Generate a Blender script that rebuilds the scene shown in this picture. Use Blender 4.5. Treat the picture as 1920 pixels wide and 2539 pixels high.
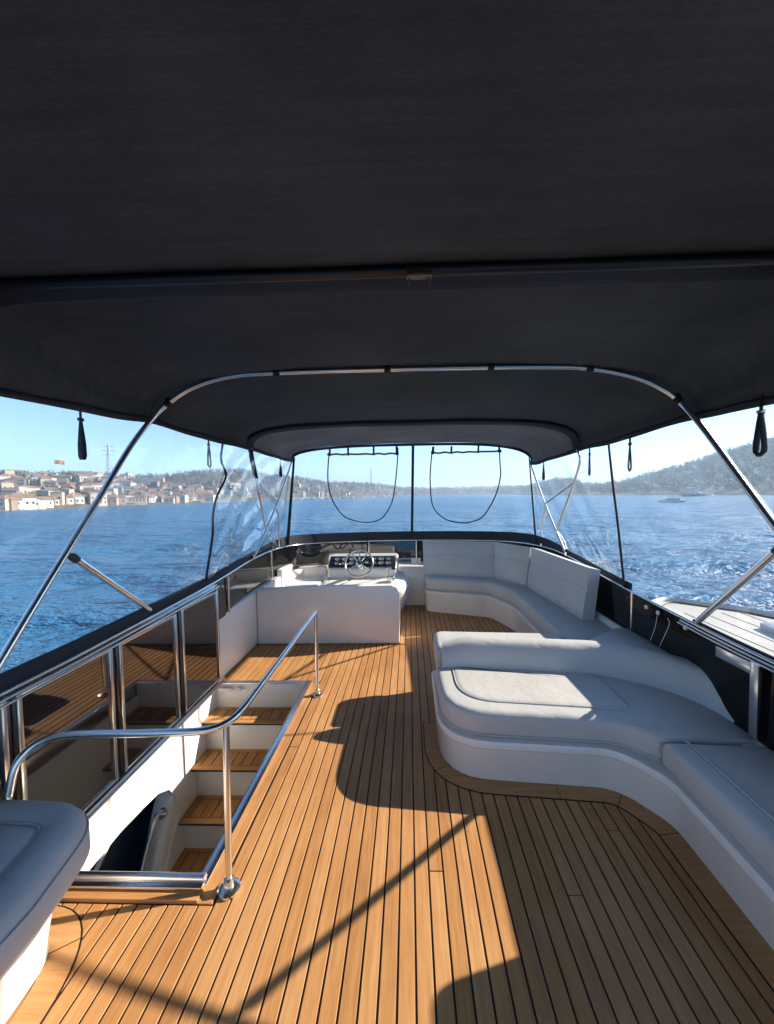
import bpy, bmesh, math, random
import numpy as np
from mathutils import Vector, Matrix

# ------------------------------------------------------------------ scene, camera, light
for o in list(bpy.data.objects):
    bpy.data.objects.remove(o)
SC = bpy.context.scene
COL = SC.collection
rnd = random.Random(7)

F, PX, PY, VX, VY, ROLL, EYE = 956., 985., 1269.5, 1014.6, 1225., math.radians(.9), 1.6
_n = lambda v: v / np.linalg.norm(v)
_d = _n(np.array([VX - PX, PY - VY, -F]))
_e = np.array([VX - PX + 1000 * math.cos(ROLL), PY - VY + 1000 * math.sin(ROLL), -F])
_x = _n(_e - _d * np.dot(_e, _d))
RM = np.array([_x, _d, np.cross(_x, _d)])            # camera axes -> world
CP = np.array([0, 0, EYE])


def ray(x, y):
    return RM @ np.array([x - PX, PY - y, -F])


def P(x, y, z=None, Y=None, X=None):
    """direction of a pixel of the photograph (1920x2539), met with a known plane"""
    r = ray(x, y)
    t = (z - EYE) / r[2] if z is not None else (Y / r[1] if Y is not None else X / r[0])
    return CP + t * r


cam_data = bpy.data.cameras.new('camera')
cam = bpy.data.objects.new('camera', cam_data)
COL.objects.link(cam)
SC.camera = cam
cam_data.sensor_fit = 'VERTICAL'
cam_data.sensor_height = 24.0
cam_data.sensor_width = 24.0 * 1920 / 2539
cam_data.lens = 24.0 * F / 2539
cam_data.shift_x = -(PX - 960) / 2539
cam_data.clip_start = .05
cam_data.clip_end = 8000
M4 = Matrix([list(RM[i]) + [CP[i]] for i in range(3)] + [[0, 0, 0, 1]])
cam.matrix_world = M4

SUN_EL, SUN_AZ = math.radians(29.8), math.radians(17)       # azimuth from +X (starboard) towards the bow
to_sun = Vector((math.cos(SUN_AZ) * math.cos(SUN_EL), math.sin(SUN_AZ) * math.cos(SUN_EL), math.sin(SUN_EL)))
W = bpy.data.worlds.new('World')
SC.world = W
W.use_nodes = True
wn = W.node_tree
sky = wn.nodes.new('ShaderNodeTexSky')
sky.sky_type = 'NISHITA'
sky.sun_disc = False
sky.sun_elevation = SUN_EL
sky.sun_rotation = math.pi / 2 - SUN_AZ
sky.altitude = 0
sky.air_density = .8
sky.dust_density = 0.0
sky.ozone_density = 3.6
bg = wn.nodes['Background']
bg.inputs['Strength'].default_value = .115
wn.links.new(sky.outputs[0], bg.inputs['Color'])

sd = bpy.data.lights.new('sun', 'SUN')
sd.energy = 4.6
sd.angle = math.radians(.55)
sd.color = (1, .89, .74)
sun = bpy.data.objects.new('sun', sd)
COL.objects.link(sun)
sun.rotation_euler = (-to_sun).to_track_quat('-Z', 'Y').to_euler()

SC.view_settings.view_transform = 'Standard'
SC.view_settings.look = 'None'
SC.view_settings.gamma = 1
SC.view_settings.use_curve_mapping = False
SC.view_settings.exposure = 1.36
SC.render.engine = 'CYCLES'
SC.cycles.transparent_max_bounces = 16
SC.cycles.max_bounces = 8
SC.render.resolution_x = 774
SC.render.resolution_y = 1024


# ------------------------------------------------------------------ materials
def mat(name):
    m = bpy.data.materials.new(name)
    m.use_nodes = True
    nt = m.node_tree
    return m, nt, nt.nodes['Principled BSDF'], nt.nodes['Material Output']


def N(nt, typ, **kw):
    n = nt.nodes.new(typ)
    for k, v in kw.items():
        if k in n.inputs.keys():
            n.inputs[k].default_value = v
        else:
            setattr(n, k, v)
    return n


def mapped(nt, scale=(1, 1, 1), coord='Object'):
    tc = N(nt, 'ShaderNodeTexCoord')
    mp = N(nt, 'ShaderNodeMapping')
    mp.inputs['Scale'].default_value = scale
    nt.links.new(tc.outputs[coord], mp.inputs['Vector'])
    return mp.outputs[0]


def noise(nt, vec, scale, detail=4, rough=.55):
    n = N(nt, 'ShaderNodeTexNoise', Scale=scale, Detail=detail, Roughness=rough)
    nt.links.new(vec, n.inputs['Vector'])
    return n.outputs['Fac']


def ramp(nt, fac, stops):
    r = N(nt, 'ShaderNodeValToRGB')
    el = r.color_ramp.elements
    while len(el) < len(stops):
        el.new(.5)
    for e, (p, c) in zip(el, stops):
        e.position = p
        e.color = (*c, 1)
    nt.links.new(fac, r.inputs[0])
    return r.outputs[0]


def bump(nt, h, strength, dist=.01, prev=None):
    b = N(nt, 'ShaderNodeBump', Strength=strength, Distance=dist)
    nt.links.new(h, b.inputs['Height'])
    if prev is not None:
        nt.links.new(prev, b.inputs['Normal'])
    return b.outputs[0]


def simple(name, col, rough=.5, metal=0, var=.0, bscale=None, bstr=.1, bdist=.002, spec=None, vscale=3):
    m, nt, p, o = mat(name)
    p.inputs['Roughness'].default_value = rough
    p.inputs['Metallic'].default_value = metal
    if spec is not None:
        p.inputs['Specular IOR Level'].default_value = spec
    p.inputs['Base Color'].default_value = (*col, 1)
    v = mapped(nt)
    if var:
        f = noise(nt, v, vscale, 5)
        c0 = tuple(max(0, c * (1 - var)) for c in col)
        c1 = tuple(min(1, c * (1 + var)) for c in col)
        nt.links.new(ramp(nt, f, [(.25, c0), (.75, c1)]), p.inputs['Base Color'])
    if bscale:
        nt.links.new(bump(nt, noise(nt, v, bscale, 3), bstr, bdist), p.inputs['Normal'])
    return m


def make_teak(name, along=1, bright=1.0):
    m, nt, p, o = mat(name)
    sc = [60, 60, 60]
    sc[along] = 3.5
    g = noise(nt, mapped(nt, sc), 1.0, 6, .6)
    sc2 = [160, 160, 160]
    sc2[along] = 9
    fine = noise(nt, mapped(nt, sc2), 1.0, 3, .6)
    blot = noise(nt, mapped(nt), 2.2, 4, .6)
    oi = N(nt, 'ShaderNodeObjectInfo')
    mx = N(nt, 'ShaderNodeMath', operation='MULTIPLY_ADD')
    nt.links.new(oi.outputs['Random'], mx.inputs[0])
    mx.inputs[1].default_value = .26
    nt.links.new(g, mx.inputs[2])
    mx2 = N(nt, 'ShaderNodeMath', operation='MULTIPLY_ADD')
    nt.links.new(blot, mx2.inputs[0])
    mx2.inputs[1].default_value = .66
    nt.links.new(mx.outputs[0], mx2.inputs[2])
    mx3 = N(nt, 'ShaderNodeMath', operation='MULTIPLY_ADD')
    nt.links.new(fine, mx3.inputs[0])
    mx3.inputs[1].default_value = .28
    nt.links.new(mx2.outputs[0], mx3.inputs[2])
    b = bright
    hf = N(nt, 'ShaderNodeMath', operation='MULTIPLY')
    nt.links.new(mx3.outputs[0], hf.inputs[0])
    hf.inputs[1].default_value = .5
    c = ramp(nt, hf.outputs[0], [(.34, (.30 * b, .130 * b, .043 * b)), (.54, (.47 * b, .226 * b, .080 * b)),
                                  (.74, (.59 * b, .325 * b, .138 * b))])
    nt.links.new(c, p.inputs['Base Color'])
    p.inputs['Roughness'].default_value = .55
    p.inputs['Specular IOR Level'].default_value = .35
    nt.links.new(bump(nt, fine, .35, .0012), p.inputs['Normal'])
    return m


TEAK = make_teak('teak', 1)
TEAKX = make_teak('teak_crosswise', 0)
CAULK = simple('black_caulk', (.008, .008, .008), .6)
GEL = simple('white_gelcoat', (.82, .79, .74), .18, var=.05, bscale=2, bstr=.06, bdist=.012)
STEEL = simple('polished_steel', (.78, .77, .75), .22, 1.0, var=.08, vscale=9, bscale=14, bstr=.12, bdist=.003)
BLACK = simple('black_webbing', (.012, .012, .014), .7, bscale=300, bstr=.3)
NAVY = simple('navy_canvas', (.008, .011, .024), .75, var=.15, bscale=180, bstr=.3, bdist=.002)
PLAST = simple('black_plastic', (.012, .012, .013), .35)
GREYD = simple('dark_rubber', (.04, .04, .04), .6)


def upholstery(name, col, speckle=0., wr=.5):
    m, nt, p, o = mat(name)
    p.inputs['Roughness'].default_value = .5
    p.inputs['Specular IOR Level'].default_value = .4
    v = mapped(nt)
    f = noise(nt, v, 2.3, 5)
    c = ramp(nt, f, [(.3, tuple(x * .93 for x in col)), (.7, tuple(min(1, x * 1.04) for x in col))])
    if speckle:
        s = noise(nt, v, 85, 2, .7)
        mixc = N(nt, 'ShaderNodeMix', data_type='RGBA', blend_type='MULTIPLY')
        mixc.inputs[0].default_value = 1
        nt.links.new(c, mixc.inputs[6])
        k = 1 - speckle
        nt.links.new(ramp(nt, s, [(.36, (k, k * .96, k * .88)), (.5, (1, 1, 1))]), mixc.inputs[7])
        c = mixc.outputs[2]
    nt.links.new(c, p.inputs['Base Color'])
    b1 = bump(nt, noise(nt, v, 5.5, 3, .5), wr, .02)
    rn = noise(nt, mapped(nt, (3.5, 5, 9)), 1, 2, .5)
    rd = N(nt, 'ShaderNodeMath', operation='SUBTRACT')
    nt.links.new(rn, rd.inputs[0])
    rd.inputs[1].default_value = .5
    ra = N(nt, 'ShaderNodeMath', operation='ABSOLUTE')
    nt.links.new(rd.outputs[0], ra.inputs[0])
    rs = N(nt, 'ShaderNodeMapRange', interpolation_type='SMOOTHSTEP')
    nt.links.new(ra.outputs[0], rs.inputs['Value'])
    rs.inputs['From Max'].default_value = .05
    b1 = bump(nt, rs.outputs[0], .10, .006, b1)
    b2 = bump(nt, noise(nt, v, 260, 2), .25, .001, b1)
    nt.links.new(b2, p.inputs['Normal'])
    return m


VINYL = upholstery('pale_grey_upholstery', (.53, .525, .51), 0, .35)
VINYL_SPECK = upholstery('speckled_white_fabric', (.56, .55, .53), .12, .35)  # speckled fabric of the inset seat panel
VINYL_D = upholstery('blue_grey_upholstery', (.48, .49, .50), 0, .2)


def canopy_mat(name, col):
    m, nt, p, o = mat(name)
    v = mapped(nt)
    st = noise(nt, mapped(nt, (2.2, 34, 4)), 1, 5, .6)
    bl = noise(nt, v, 1.3, 4, .6)
    ad = N(nt, 'ShaderNodeMath', operation='MULTIPLY_ADD')
    nt.links.new(st, ad.inputs[0])
    ad.inputs[1].default_value = .55
    nt.links.new(bl, ad.inputs[2])
    fw = noise(nt, mapped(nt, (45, 210, 60)), 1, 2, .6)
    ad2 = N(nt, 'ShaderNodeMath', operation='MULTIPLY_ADD')
    nt.links.new(fw, ad2.inputs[0])
    ad2.inputs[1].default_value = .55
    nt.links.new(ad.outputs[0], ad2.inputs[2])
    hf = N(nt, 'ShaderNodeMath', operation='MULTIPLY')
    nt.links.new(ad2.outputs[0], hf.inputs[0])
    hf.inputs[1].default_value = .5
    c = ramp(nt, hf.outputs[0], [(.40, tuple(x * .66 for x in col)), (.53, col), (.66, tuple(x * 1.4 for x in col))])
    nt.links.new(c, p.inputs['Base Color'])
    p.inputs['Roughness'].default_value = .8
    p.inputs['Specular IOR Level'].default_value = .25
    sp = noise(nt, mapped(nt, (5, 9, 5)), 1, 6, .8)
    mixc = N(nt, 'ShaderNodeMix', data_type='RGBA')
    nt.links.new(ramp(nt, sp, [(.70, (0, 0, 0)), (.84, (.5, .5, .5))]), mixc.inputs[0])
    nt.links.new(c, mixc.inputs[6])
    mixc.inputs[7].default_value = (.11, .11, .11, 1)
    nt.links.new(mixc.outputs[2], p.inputs['Base Color'])
    w1 = N(nt, 'ShaderNodeTexWave', wave_type='BANDS', bands_direction='X', Scale=170, Distortion=1.0)
    w2 = N(nt, 'ShaderNodeTexWave', wave_type='BANDS', bands_direction='Y', Scale=170, Distortion=1.0)
    nt.links.new(v, w1.inputs['Vector'])
    nt.links.new(v, w2.inputs['Vector'])
    b = bump(nt, w1.outputs['Fac'], .15, .0015)
    b = bump(nt, w2.outputs['Fac'], .15, .0015, b)
    b = bump(nt, bl, .35, .05, b)
    nt.links.new(b, p.inputs['Normal'])
    return m


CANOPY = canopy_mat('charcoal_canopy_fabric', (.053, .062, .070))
CANOPY_F = canopy_mat('lighter_canopy_fabric', (.20, .205, .215))  # front panel, coloured lighter than the other canopy panels


def smoked():
    m, nt, p, o = mat('smoked_acrylic')
    p.inputs['Base Color'].default_value = (.006, .006, .007, 1)
    p.inputs['Roughness'].default_value = .03
    p.inputs['IOR'].default_value = 2.1
    v = mapped(nt)
    nt.links.new(bump(nt, noise(nt, v, 1.1, 2), .10, .02), p.inputs['Normal'])
    return m


SMOKED = smoked()
SMOKED_S = SMOKED.copy()
SMOKED_S.node_tree.nodes['Principled BSDF'].inputs['IOR'].default_value = 1.38


def clear_vinyl(name, haze=.035, bstr=.3, tint=(.95, .97, .98), f0=.03):
    m, nt, p, o = mat(name)
    nt.nodes.remove(p)
    v = mapped(nt)
    b = bump(nt, noise(nt, v, 2.2, 4, .5), bstr, .05)
    tr = N(nt, 'ShaderNodeBsdfTransparent')
    tr.inputs['Color'].default_value = (*tint, 1)
    gl = N(nt, 'ShaderNodeBsdfGlossy', Roughness=.06)
    gl.inputs['Color'].default_value = (1, 1, 1, 1)
    df = N(nt, 'ShaderNodeBsdfDiffuse')
    df.inputs['Color'].default_value = (.8, .8, .8, 1)
    lw = N(nt, 'ShaderNodeLayerWeight', Blend=.5)
    nt.links.new(b, lw.inputs['Normal'])
    pw = N(nt, 'ShaderNodeMath', operation='POWER')
    nt.links.new(lw.outputs['Facing'], pw.inputs[0])
    pw.inputs[1].default_value = 4.0
    fr = N(nt, 'ShaderNodeMath', operation='MULTIPLY_ADD')
    nt.links.new(pw.outputs[0], fr.inputs[0])
    fr.inputs[1].default_value = .75
    fr.inputs[2].default_value = f0
    nt.links.new(b, gl.inputs['Normal'])
    scr = ramp(nt, noise(nt, mapped(nt, (3, 9, 2.5)), 1.2, 5, .65), [(.5, (haze * .3,) * 3), (.68, (haze,) * 3), (.8, (haze * 2.6,) * 3)])
    m1 = N(nt, 'ShaderNodeMixShader')
    nt.links.new(scr, m1.inputs[0])
    nt.links.new(tr.outputs[0], m1.inputs[1])
    nt.links.new(df.outputs[0], m1.inputs[2])
    m2 = N(nt, 'ShaderNodeMixShader')
    nt.links.new(fr.outputs[0], m2.inputs[0])
    nt.links.new(m1.outputs[0], m2.inputs[1])
    nt.links.new(gl.outputs[0], m2.inputs[2])
    nt.links.new(m2.outputs[0], o.inputs['Surface'])
    return m


CLEAR = clear_vinyl('clear_window_vinyl', .038, .2, f0=.04)
CLEARW = clear_vinyl('creased_clear_vinyl', .06, .5, f0=.15)


def water_mat():
    m, nt, p, o = mat('sea_water')
    p.inputs['Roughness'].default_value = .27
    p.inputs['IOR'].default_value = 1.33
    v = mapped(nt, (1, 1, 1))
    big = noise(nt, v, .02, 3)
    c = ramp(nt, big, [(.35, (.024, .125, .25)), (.65, (.038, .165, .31))])
    nt.links.new(c, p.inputs['Base Color'])
    h1 = noise(nt, mapped(nt, (.22, .42, .3)), 1, 5, .62)
    h2 = noise(nt, mapped(nt, (1.1, 1.7, 1)), 1, 4, .6)
    h3 = noise(nt, mapped(nt, (.05, .11, .1)), 1, 3, .6)
    b = bump(nt, h3, 1, 7.0)
    b = bump(nt, h1, 1, 2.4, b)
    b = bump(nt, h2, 1, .5, b)
    nt.links.new(b, p.inputs['Normal'])
    return m


WATER = water_mat()


# ------------------------------------------------------------------ mesh helpers
def finish(name, bm, m, parent=None, smooth=40, label=None, cat=None, group=None, kind=None, slots=None):
    bmesh.ops.recalc_face_normals(bm, faces=bm.faces)
    me = bpy.data.meshes.new(name)
    bm.to_mesh(me)
    bm.free()
    for x in (slots or [m]):
        me.materials.append(x)
    if smooth:
        me.polygons.foreach_set('use_smooth', [True] * len(me.polygons))
        me.set_sharp_from_angle(angle=math.radians(smooth))
    o = bpy.data.objects.new(name, me)
    COL.objects.link(o)
    if parent is not None:
        o.parent = parent
        o.matrix_parent_inverse = Matrix.Translation(-Vector(parent.location)) if parent.type == 'EMPTY' else Matrix()
    tag(o, label, cat, group, kind)
    return o


def tag(o, label=None, cat=None, group=None, kind=None):
    for k, v in (('label', label), ('category', cat), ('group', group), ('kind', kind)):
        if v:
            o[k] = v
    return o


def thing(name, label, cat, loc=(0, 0, 0), group=None):
    o = bpy.data.objects.new(name, None)
    o.empty_display_size = .1
    COL.objects.link(o)
    o.location = loc
    return tag(o, label, cat, group)


NB = bmesh.new


def box(bm, x0, x1, y0, y1, z0, z1, bev=0.0, seg=2):
    r = bmesh.ops.create_cube(bm, size=1)
    vs = r['verts']
    for v in vs:
        v.co = Vector((x0 + (v.co.x + .5) * (x1 - x0), y0 + (v.co.y + .5) * (y1 - y0), z0 + (v.co.z + .5) * (z1 - z0)))
    if bev:
        es = list({e for v in vs for e in v.link_edges})
        r = bmesh.ops.bevel(bm, geom=es, offset=bev, segments=seg, affect='EDGES', profile=.5)
    return bm


def obox(bm, c, ax, ay, az, sx, sy, sz, bev=0):
    """oriented box: centre, three unit axes, full sizes"""
    t = bmesh.new()
    box(t, -sx / 2, sx / 2, -sy / 2, sy / 2, -sz / 2, sz / 2, bev)
    M = Matrix((ax, ay, az)).transposed().to_4x4()
    M.translation = Vector(c)
    t.transform(M)
    me = bpy.data.meshes.new('tmp')
    t.to_mesh(me)
    t.free()
    bm.from_mesh(me)
    bpy.data.meshes.remove(me)
    return bm


def catmull(pts, n=8, closed=False):
    pts = [Vector(p) for p in pts]
    out = []
    L = len(pts)
    rng = range(L if closed else L - 1)
    for i in rng:
        if closed:
            p0, p1, p2, p3 = pts[(i - 1) % L], pts[i], pts[(i + 1) % L], pts[(i + 2) % L]
        else:
            p0 = pts[i - 1] if i > 0 else 2 * pts[0] - pts[1]
            p1, p2 = pts[i], pts[i + 1]
            p3 = pts[i + 2] if i + 2 < L else 2 * pts[-1] - pts[-2]
        for k in range(n):
            t = k / n
            out.append(.5 * ((2 * p1) + (-p0 + p2) * t + (2 * p0 - 5 * p1 + 4 * p2 - p3) * t * t + (-p0 + 3 * p1 - 3 * p2 + p3) * t ** 3))
    if not closed:
        out.append(pts[-1])
    return out


def tube(bm, pts, r, seg=10, closed=False, flat=None):
    pts = [Vector(p) for p in pts]
    L = len(pts)
    tang = []
    for i in range(L):
        a = pts[(i - 1) % L] if (closed or i > 0) else pts[0]
        b = pts[(i + 1) % L] if (closed or i < L - 1) else pts[-1]
        tang.append((b - a).normalized())
    up = Vector((0, 0, 1)) if abs(tang[0].z) < .9 else Vector((1, 0, 0))
    n = (up - tang[0] * up.dot(tang[0])).normalized()
    rings = []
    for i in range(L):
        n = (n - tang[i] * n.dot(tang[i])).normalized()
        b = tang[i].cross(n)
        rr = r[i] if isinstance(r, (list, tuple)) else r
        ry = rr if flat is None else rr * flat
        rings.append([bm.verts.new(pts[i] + n * math.cos(2 * math.pi * k / seg) * rr + b * math.sin(2 * math.pi * k / seg) * ry) for k in range(seg)])
    for i in range(L if closed else L - 1):
        A, B = rings[i], rings[(i + 1) % L]
        for k in range(seg):
            bm.faces.new((A[k], A[(k + 1) % seg], B[(k + 1) % seg], B[k]))
    if not closed:
        bm.faces.new(rings[0][::-1])
        bm.faces.new(rings[-1])
    return bm


def rpoly(pts, seg=7):
    """polygon with rounded corners: (x, y, radius)"""
    out = []
    L = len(pts)
    for i in range(L):
        x, y, r = pts[i]
        p = Vector((x, y))
        a = Vector(pts[i - 1][:2])
        b = Vector(pts[(i + 1) % L][:2])
        if r <= 0:
            out.append(p)
            continue
        da, db = (a - p), (b - p)
        la, lb = da.length, db.length
        da.normalize()
        db.normalize()
        ang = math.acos(max(-1, min(1, da.dot(db))))
        t = min(r / math.tan(ang / 2), la * .49, lb * .49)
        s, e = p + da * t, p + db * t
        for k in range(seg + 1):
            u = k / seg
            out.append((1 - u) ** 2 * s + 2 * u * (1 - u) * p + u * u * e)
    return out


def area(pl):
    return sum(pl[i - 1].x * pl[i].y - pl[i].x * pl[i - 1].y for i in range(len(pl))) / 2


def offset(pl, d):
    """inward offset (d>0) of a counter-clockwise outline"""
    L = len(pl)
    out = []
    for i in range(L):
        p = pl[i]
        a = (p - pl[i - 1])
        b = (pl[(i + 1) % L] - p)
        if a.length < 1e-6:
            a = b
        if b.length < 1e-6:
            b = a
        a = a.normalized()
        b = b.normalized()
        na, nb = Vector((-a.y, a.x)), Vector((-b.y, b.x))
        n = na + nb
        n = n / max(.4, n.length_squared / 2) if n.length > 1e-4 else na
        out.append(p + n * d)
    return out


def rings_solid(bm, pl, prof, zf=None):
    """stack offset outlines: prof = [(inset, z)...] bottom to top, capped"""
    if area(pl) < 0:
        pl = pl[::-1]
    rs = []
    for ins, z in prof:
        q = offset(pl, ins) if ins else pl
        rs.append([bm.verts.new((p.x, p.y, z + (zf(p.x, p.y) if zf else 0))) for p in q])
    L = len(pl)
    for A, B in zip(rs, rs[1:]):
        for k in range(L):
            try:
                bm.faces.new((A[k], A[(k + 1) % L], B[(k + 1) % L], B[k]))
            except ValueError:
                pass
    f1 = bm.faces.new(rs[0][::-1])
    f2 = bm.faces.new(rs[-1])
    f1.normal_update()
    f2.normal_update()
    bmesh.ops.triangulate(bm, faces=[f1, f2])
    return bm


def cushion(bm, pl, z0, z1, r=.03, crown=.003):
    pr = [(r * .6, z0), (r * .15, z0 + r * .35), (0, z0 + r * .8)]
    for k in range(0, 6):
        a = k / 5 * math.pi / 2
        pr.append((r * (1 - math.cos(a)), z1 - r + r * math.sin(a)))
    if crown:
        pr += [(r + .03, z1 + crown * .5), (r + .075, z1 + crown)]
    return rings_solid(bm, pl, pr)


def grid_surf(bm, rows):
    vs = [[bm.verts.new(p) for p in row] for row in rows]
    for i in range(len(vs) - 1):
        for j in range(len(vs[0]) - 1):
            bm.faces.new((vs[i][j], vs[i][j + 1], vs[i + 1][j + 1], vs[i + 1][j]))
    return bm


def solidify(o, t, off=0):
    md = o.modifiers.new('thickness', 'SOLIDIFY')
    md.thickness = t
    md.offset = off
    return o


# ------------------------------------------------------------------ sea
SEA_Z = -4.2


def build_sea():
    nr, na = 230, 640
    r = 2.0 * (2600 / 2.0) ** (np.arange(nr) / (nr - 1))
    a = np.linspace(0, 2 * np.pi, na, endpoint=False)
    Rr, A = np.meshgrid(r, a, indexing='ij')
    x, y = Rr * np.cos(A), Rr * np.sin(A)
    z = np.zeros_like(x)
    rs = np.random.RandomState(3)
    for k in range(26):
        lam = 1.1 * 1.17 ** k * .9
        th = np.radians(-62) + rs.normal(0, .55)
        ph = rs.uniform(0, 6.28)
        amp = .013 * lam ** .64
        spacing = np.maximum(Rr * .032, Rr * .0098)
        fade = np.clip((lam / spacing - 2) / 3, 0, 1)
        s = np.sin((x * np.cos(th) + y * np.sin(th)) * 2 * np.pi / lam + ph + .8 * np.sin(x * .05 + k))
        if lam > 14:
            amp *= .35
        z += amp * fade * (s - .35 * s * s)
    v = np.stack([x, y, z + SEA_Z], -1).reshape(-1, 3)
    idx = np.arange(nr * na).reshape(nr, na)
    f = np.stack([idx[:-1, :], np.roll(idx, -1, 1)[:-1, :], np.roll(idx, -1, 1)[1:, :], idx[1:, :]], -1).reshape(-1, 4)
    me = bpy.data.meshes.new('sea')
    me.vertices.add(len(v))
    me.vertices.foreach_set('co', v.ravel())
    me.loops.add(f.size)
    me.loops.foreach_set('vertex_index', f.ravel().astype(np.int32))
    me.polygons.add(len(f))
    me.polygons.foreach_set('loop_start', np.arange(0, f.size, 4, dtype=np.int32))
    me.polygons.foreach_set('use_smooth', np.ones(len(f), bool))
    me.update()
    me.validate()
    me.materials.append(WATER)
    o = bpy.data.objects.new('sea', me)
    COL.objects.link(o)
    tag(o, 'choppy blue sea water around the yacht', None, None, 'structure')


build_sea()

# ------------------------------------------------------------------ shores: terrain, woods, houses
RIDGE = [(-900, 1192), (0, 1192), (100, 1190), (200, 1187), (300, 1189), (420, 1184), (480, 1177), (540, 1170), (580, 1168), (620, 1172),
         (700, 1182), (740, 1184), (780, 1192), (815, 1197), (870, 1197), (950, 1202), (1000, 1209), (1060, 1212), (1150, 1210),
         (1260, 1207), (1310, 1205), (1350, 1199), (1390, 1190), (1420, 1184), (1450, 1190), (1500, 1183), (1550, 1177), (1600, 1163),
         (1660, 1152), (1720, 1138), (1780, 1126), (1840, 1114), (1920, 1102), (2300, 1085), (2900, 1085)]
SHORE = [(-900, 300), (0, 300), (300, 370), (500, 430), (700, 560), (800, 680), (950, 900), (1050, 1300), (1200, 1350), (1320, 900),
         (1400, 700), (1520, 600), (1700, 520), (1920, 480), (2900, 480)]


def interp(tab, x):
    xs, ys = zip(*tab)
    return float(np.interp(x, xs, ys))


def horizon(px):
    return VY - math.tan(ROLL) * (px - VX)


def land(px, t):
    """point on the shore terrain in direction px; t 0 at the water, 1 on the ridge, >1 behind"""
    r = ray(px, horizon(px))
    d = Vector((r[0], r[1])).normalized()
    ds = interp(SHORE, px)
    dr = ds * 1.0 + 130 + .28 * ds
    zr = 1.6 + (horizon(px) - interp(RIDGE, px) - min(22, max(0, (px - 1380) * .2))) / F * dr - 4.5
    D = ds + (dr - ds) * t
    if t <= 1:
        s = .55 * t + .45 * (t * t * (3 - 2 * t))
        z = SEA_Z - .3 + 1.6 * min(1, t * 40) + (zr - SEA_Z - 1.3) * s
        z += 2.2 * math.sin(px * .043 + t * 7) * math.sin(t * 3.14) + 1.2 * math.sin(px * .11 + 2 + t * 13) * math.sin(t * 3.14)
    else:
        z = zr - (t - 1) * 55
    return Vector((d.x * D, d.y * D, z)), d


LANDM, nt_, p_, _ = mat('hillside_scrub')
c_ = ramp(nt_, noise(nt_, mapped(nt_), .05, 5, .7), [(.3, (.045, .05, .03)), (.5, (.11, .09, .06)), (.7, (.20, .17, .12))])
nt_.links.new(c_, p_.inputs['Base Color'])
p_.inputs['Roughness'].default_value = .9


def leafmat(name, cols):
    m, nt, p, o = mat(name)
    c = ramp(nt, noise(nt, mapped(nt), .09, 3, .7), [(.3, cols[0]), (.5, cols[1]), (.72, cols[2])])
    nt.links.new(c, p.inputs['Base Color'])
    p.inputs['Roughness'].default_value = .8
    return m


LEAF_L = leafmat('autumn_woodland', ((.05, .05, .03), (.10, .085, .055), (.17, .13, .085)))
LEAF_R = leafmat('evergreen_woodland', ((.035, .045, .032), (.065, .07, .05), (.13, .11, .08)))


def build_land(name, label, lo, hi, step, leaf, ntree, tname, tlabel, seed, size=(1.7, 3.2)):
    bm = NB()
    ts = [0, .006, .03, .1, .2, .32, .45, .58, .7, .82, .92, 1, 1.15, 1.5, 2.2]
    pxs = list(np.arange(lo, hi + .1, step))
    grid_surf(bm, [[land(px, t)[0] for px in pxs] for t in ts])
    finish(name, bm, LANDM, label=label, kind='structure', smooth=60)
    r = random.Random(seed)
    vs, fs = [], []
    for i in range(ntree):
        t = r.random() ** .8 if r.random() < .72 else r.uniform(.93, 1.06)
        if t < .05:
            continue
        px = r.uniform(lo, hi)
        c, d = land(px, t)
        ds = interp(SHORE, px)
        k = (ds / 420) ** .55
        R = r.uniform(*size) * k
        hh = R * r.uniform(1.0, 1.8)
        c = c + Vector((0, 0, hh * .75))
        nleaf = 26
        for j in range(nleaf):
            while True:
                q = Vector((r.uniform(-1, 1), r.uniform(-1, 1), r.uniform(-1, 1)))
                if q.length < 1:
                    break
            q = Vector((q.x * R, q.y * R, q.z * hh)) + c
            s = R * r.uniform(.25, .5)
            n0 = len(vs)
            for _k in range(3):
                w = Vector((r.gauss(0, 1), r.gauss(0, 1), r.gauss(0, 1))).normalized() * s
                vs.append(q + w)
            fs.append((n0, n0 + 1, n0 + 2))
    me = bpy.data.meshes.new(tname)
    me.from_pydata([tuple(v) for v in vs], [], fs)
    me.materials.append(leaf)
    o = bpy.data.objects.new(tname, me)
    COL.objects.link(o)
    tag(o, tlabel, None, None, 'stuff')


build_land('hill', 'town hillside rising behind the shore left of the yacht', -500, 640, 20, LEAF_L, 2600, 'hillside_woods',
           'brownish autumn trees between the houses of the town hillside', 1)
build_land('hill', 'low hazy far shore ahead of the yacht bow', 640, 1330, 15, LEAF_L, 1900, 'far_woods',
           'hazy woods along the low far shore ahead of the bow', 2)
build_land('hill', 'high wooded hill rising to the right of the yacht', 1330, 2500, 20, LEAF_R, 3200, 'hill_woods',
           'dense dark woods covering the high hill on the right', 3, (2.2, 4.2))

WALLC = {'cream': (.46, .39, .29), 'white': (.55, .53, .49), 'tan': (.30, .22, .15), 'grey': (.24, .23, .23)}
ROOFC = {'orange': (.25, .15, .10), 'brown': (.17, .125, .095), 'pale': (.36, .34, .31)}
WM = {k: simple('wall_' + k, v, .8, var=.12, vscale=.4) for k, v in WALLC.items()}
RMt = {k: simple('roof_' + k, v, .8, var=.2, vscale=.8) for k, v in ROOFC.items()}
DARKW = simple('dark_window', (.03, .035, .045), .15)


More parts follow.
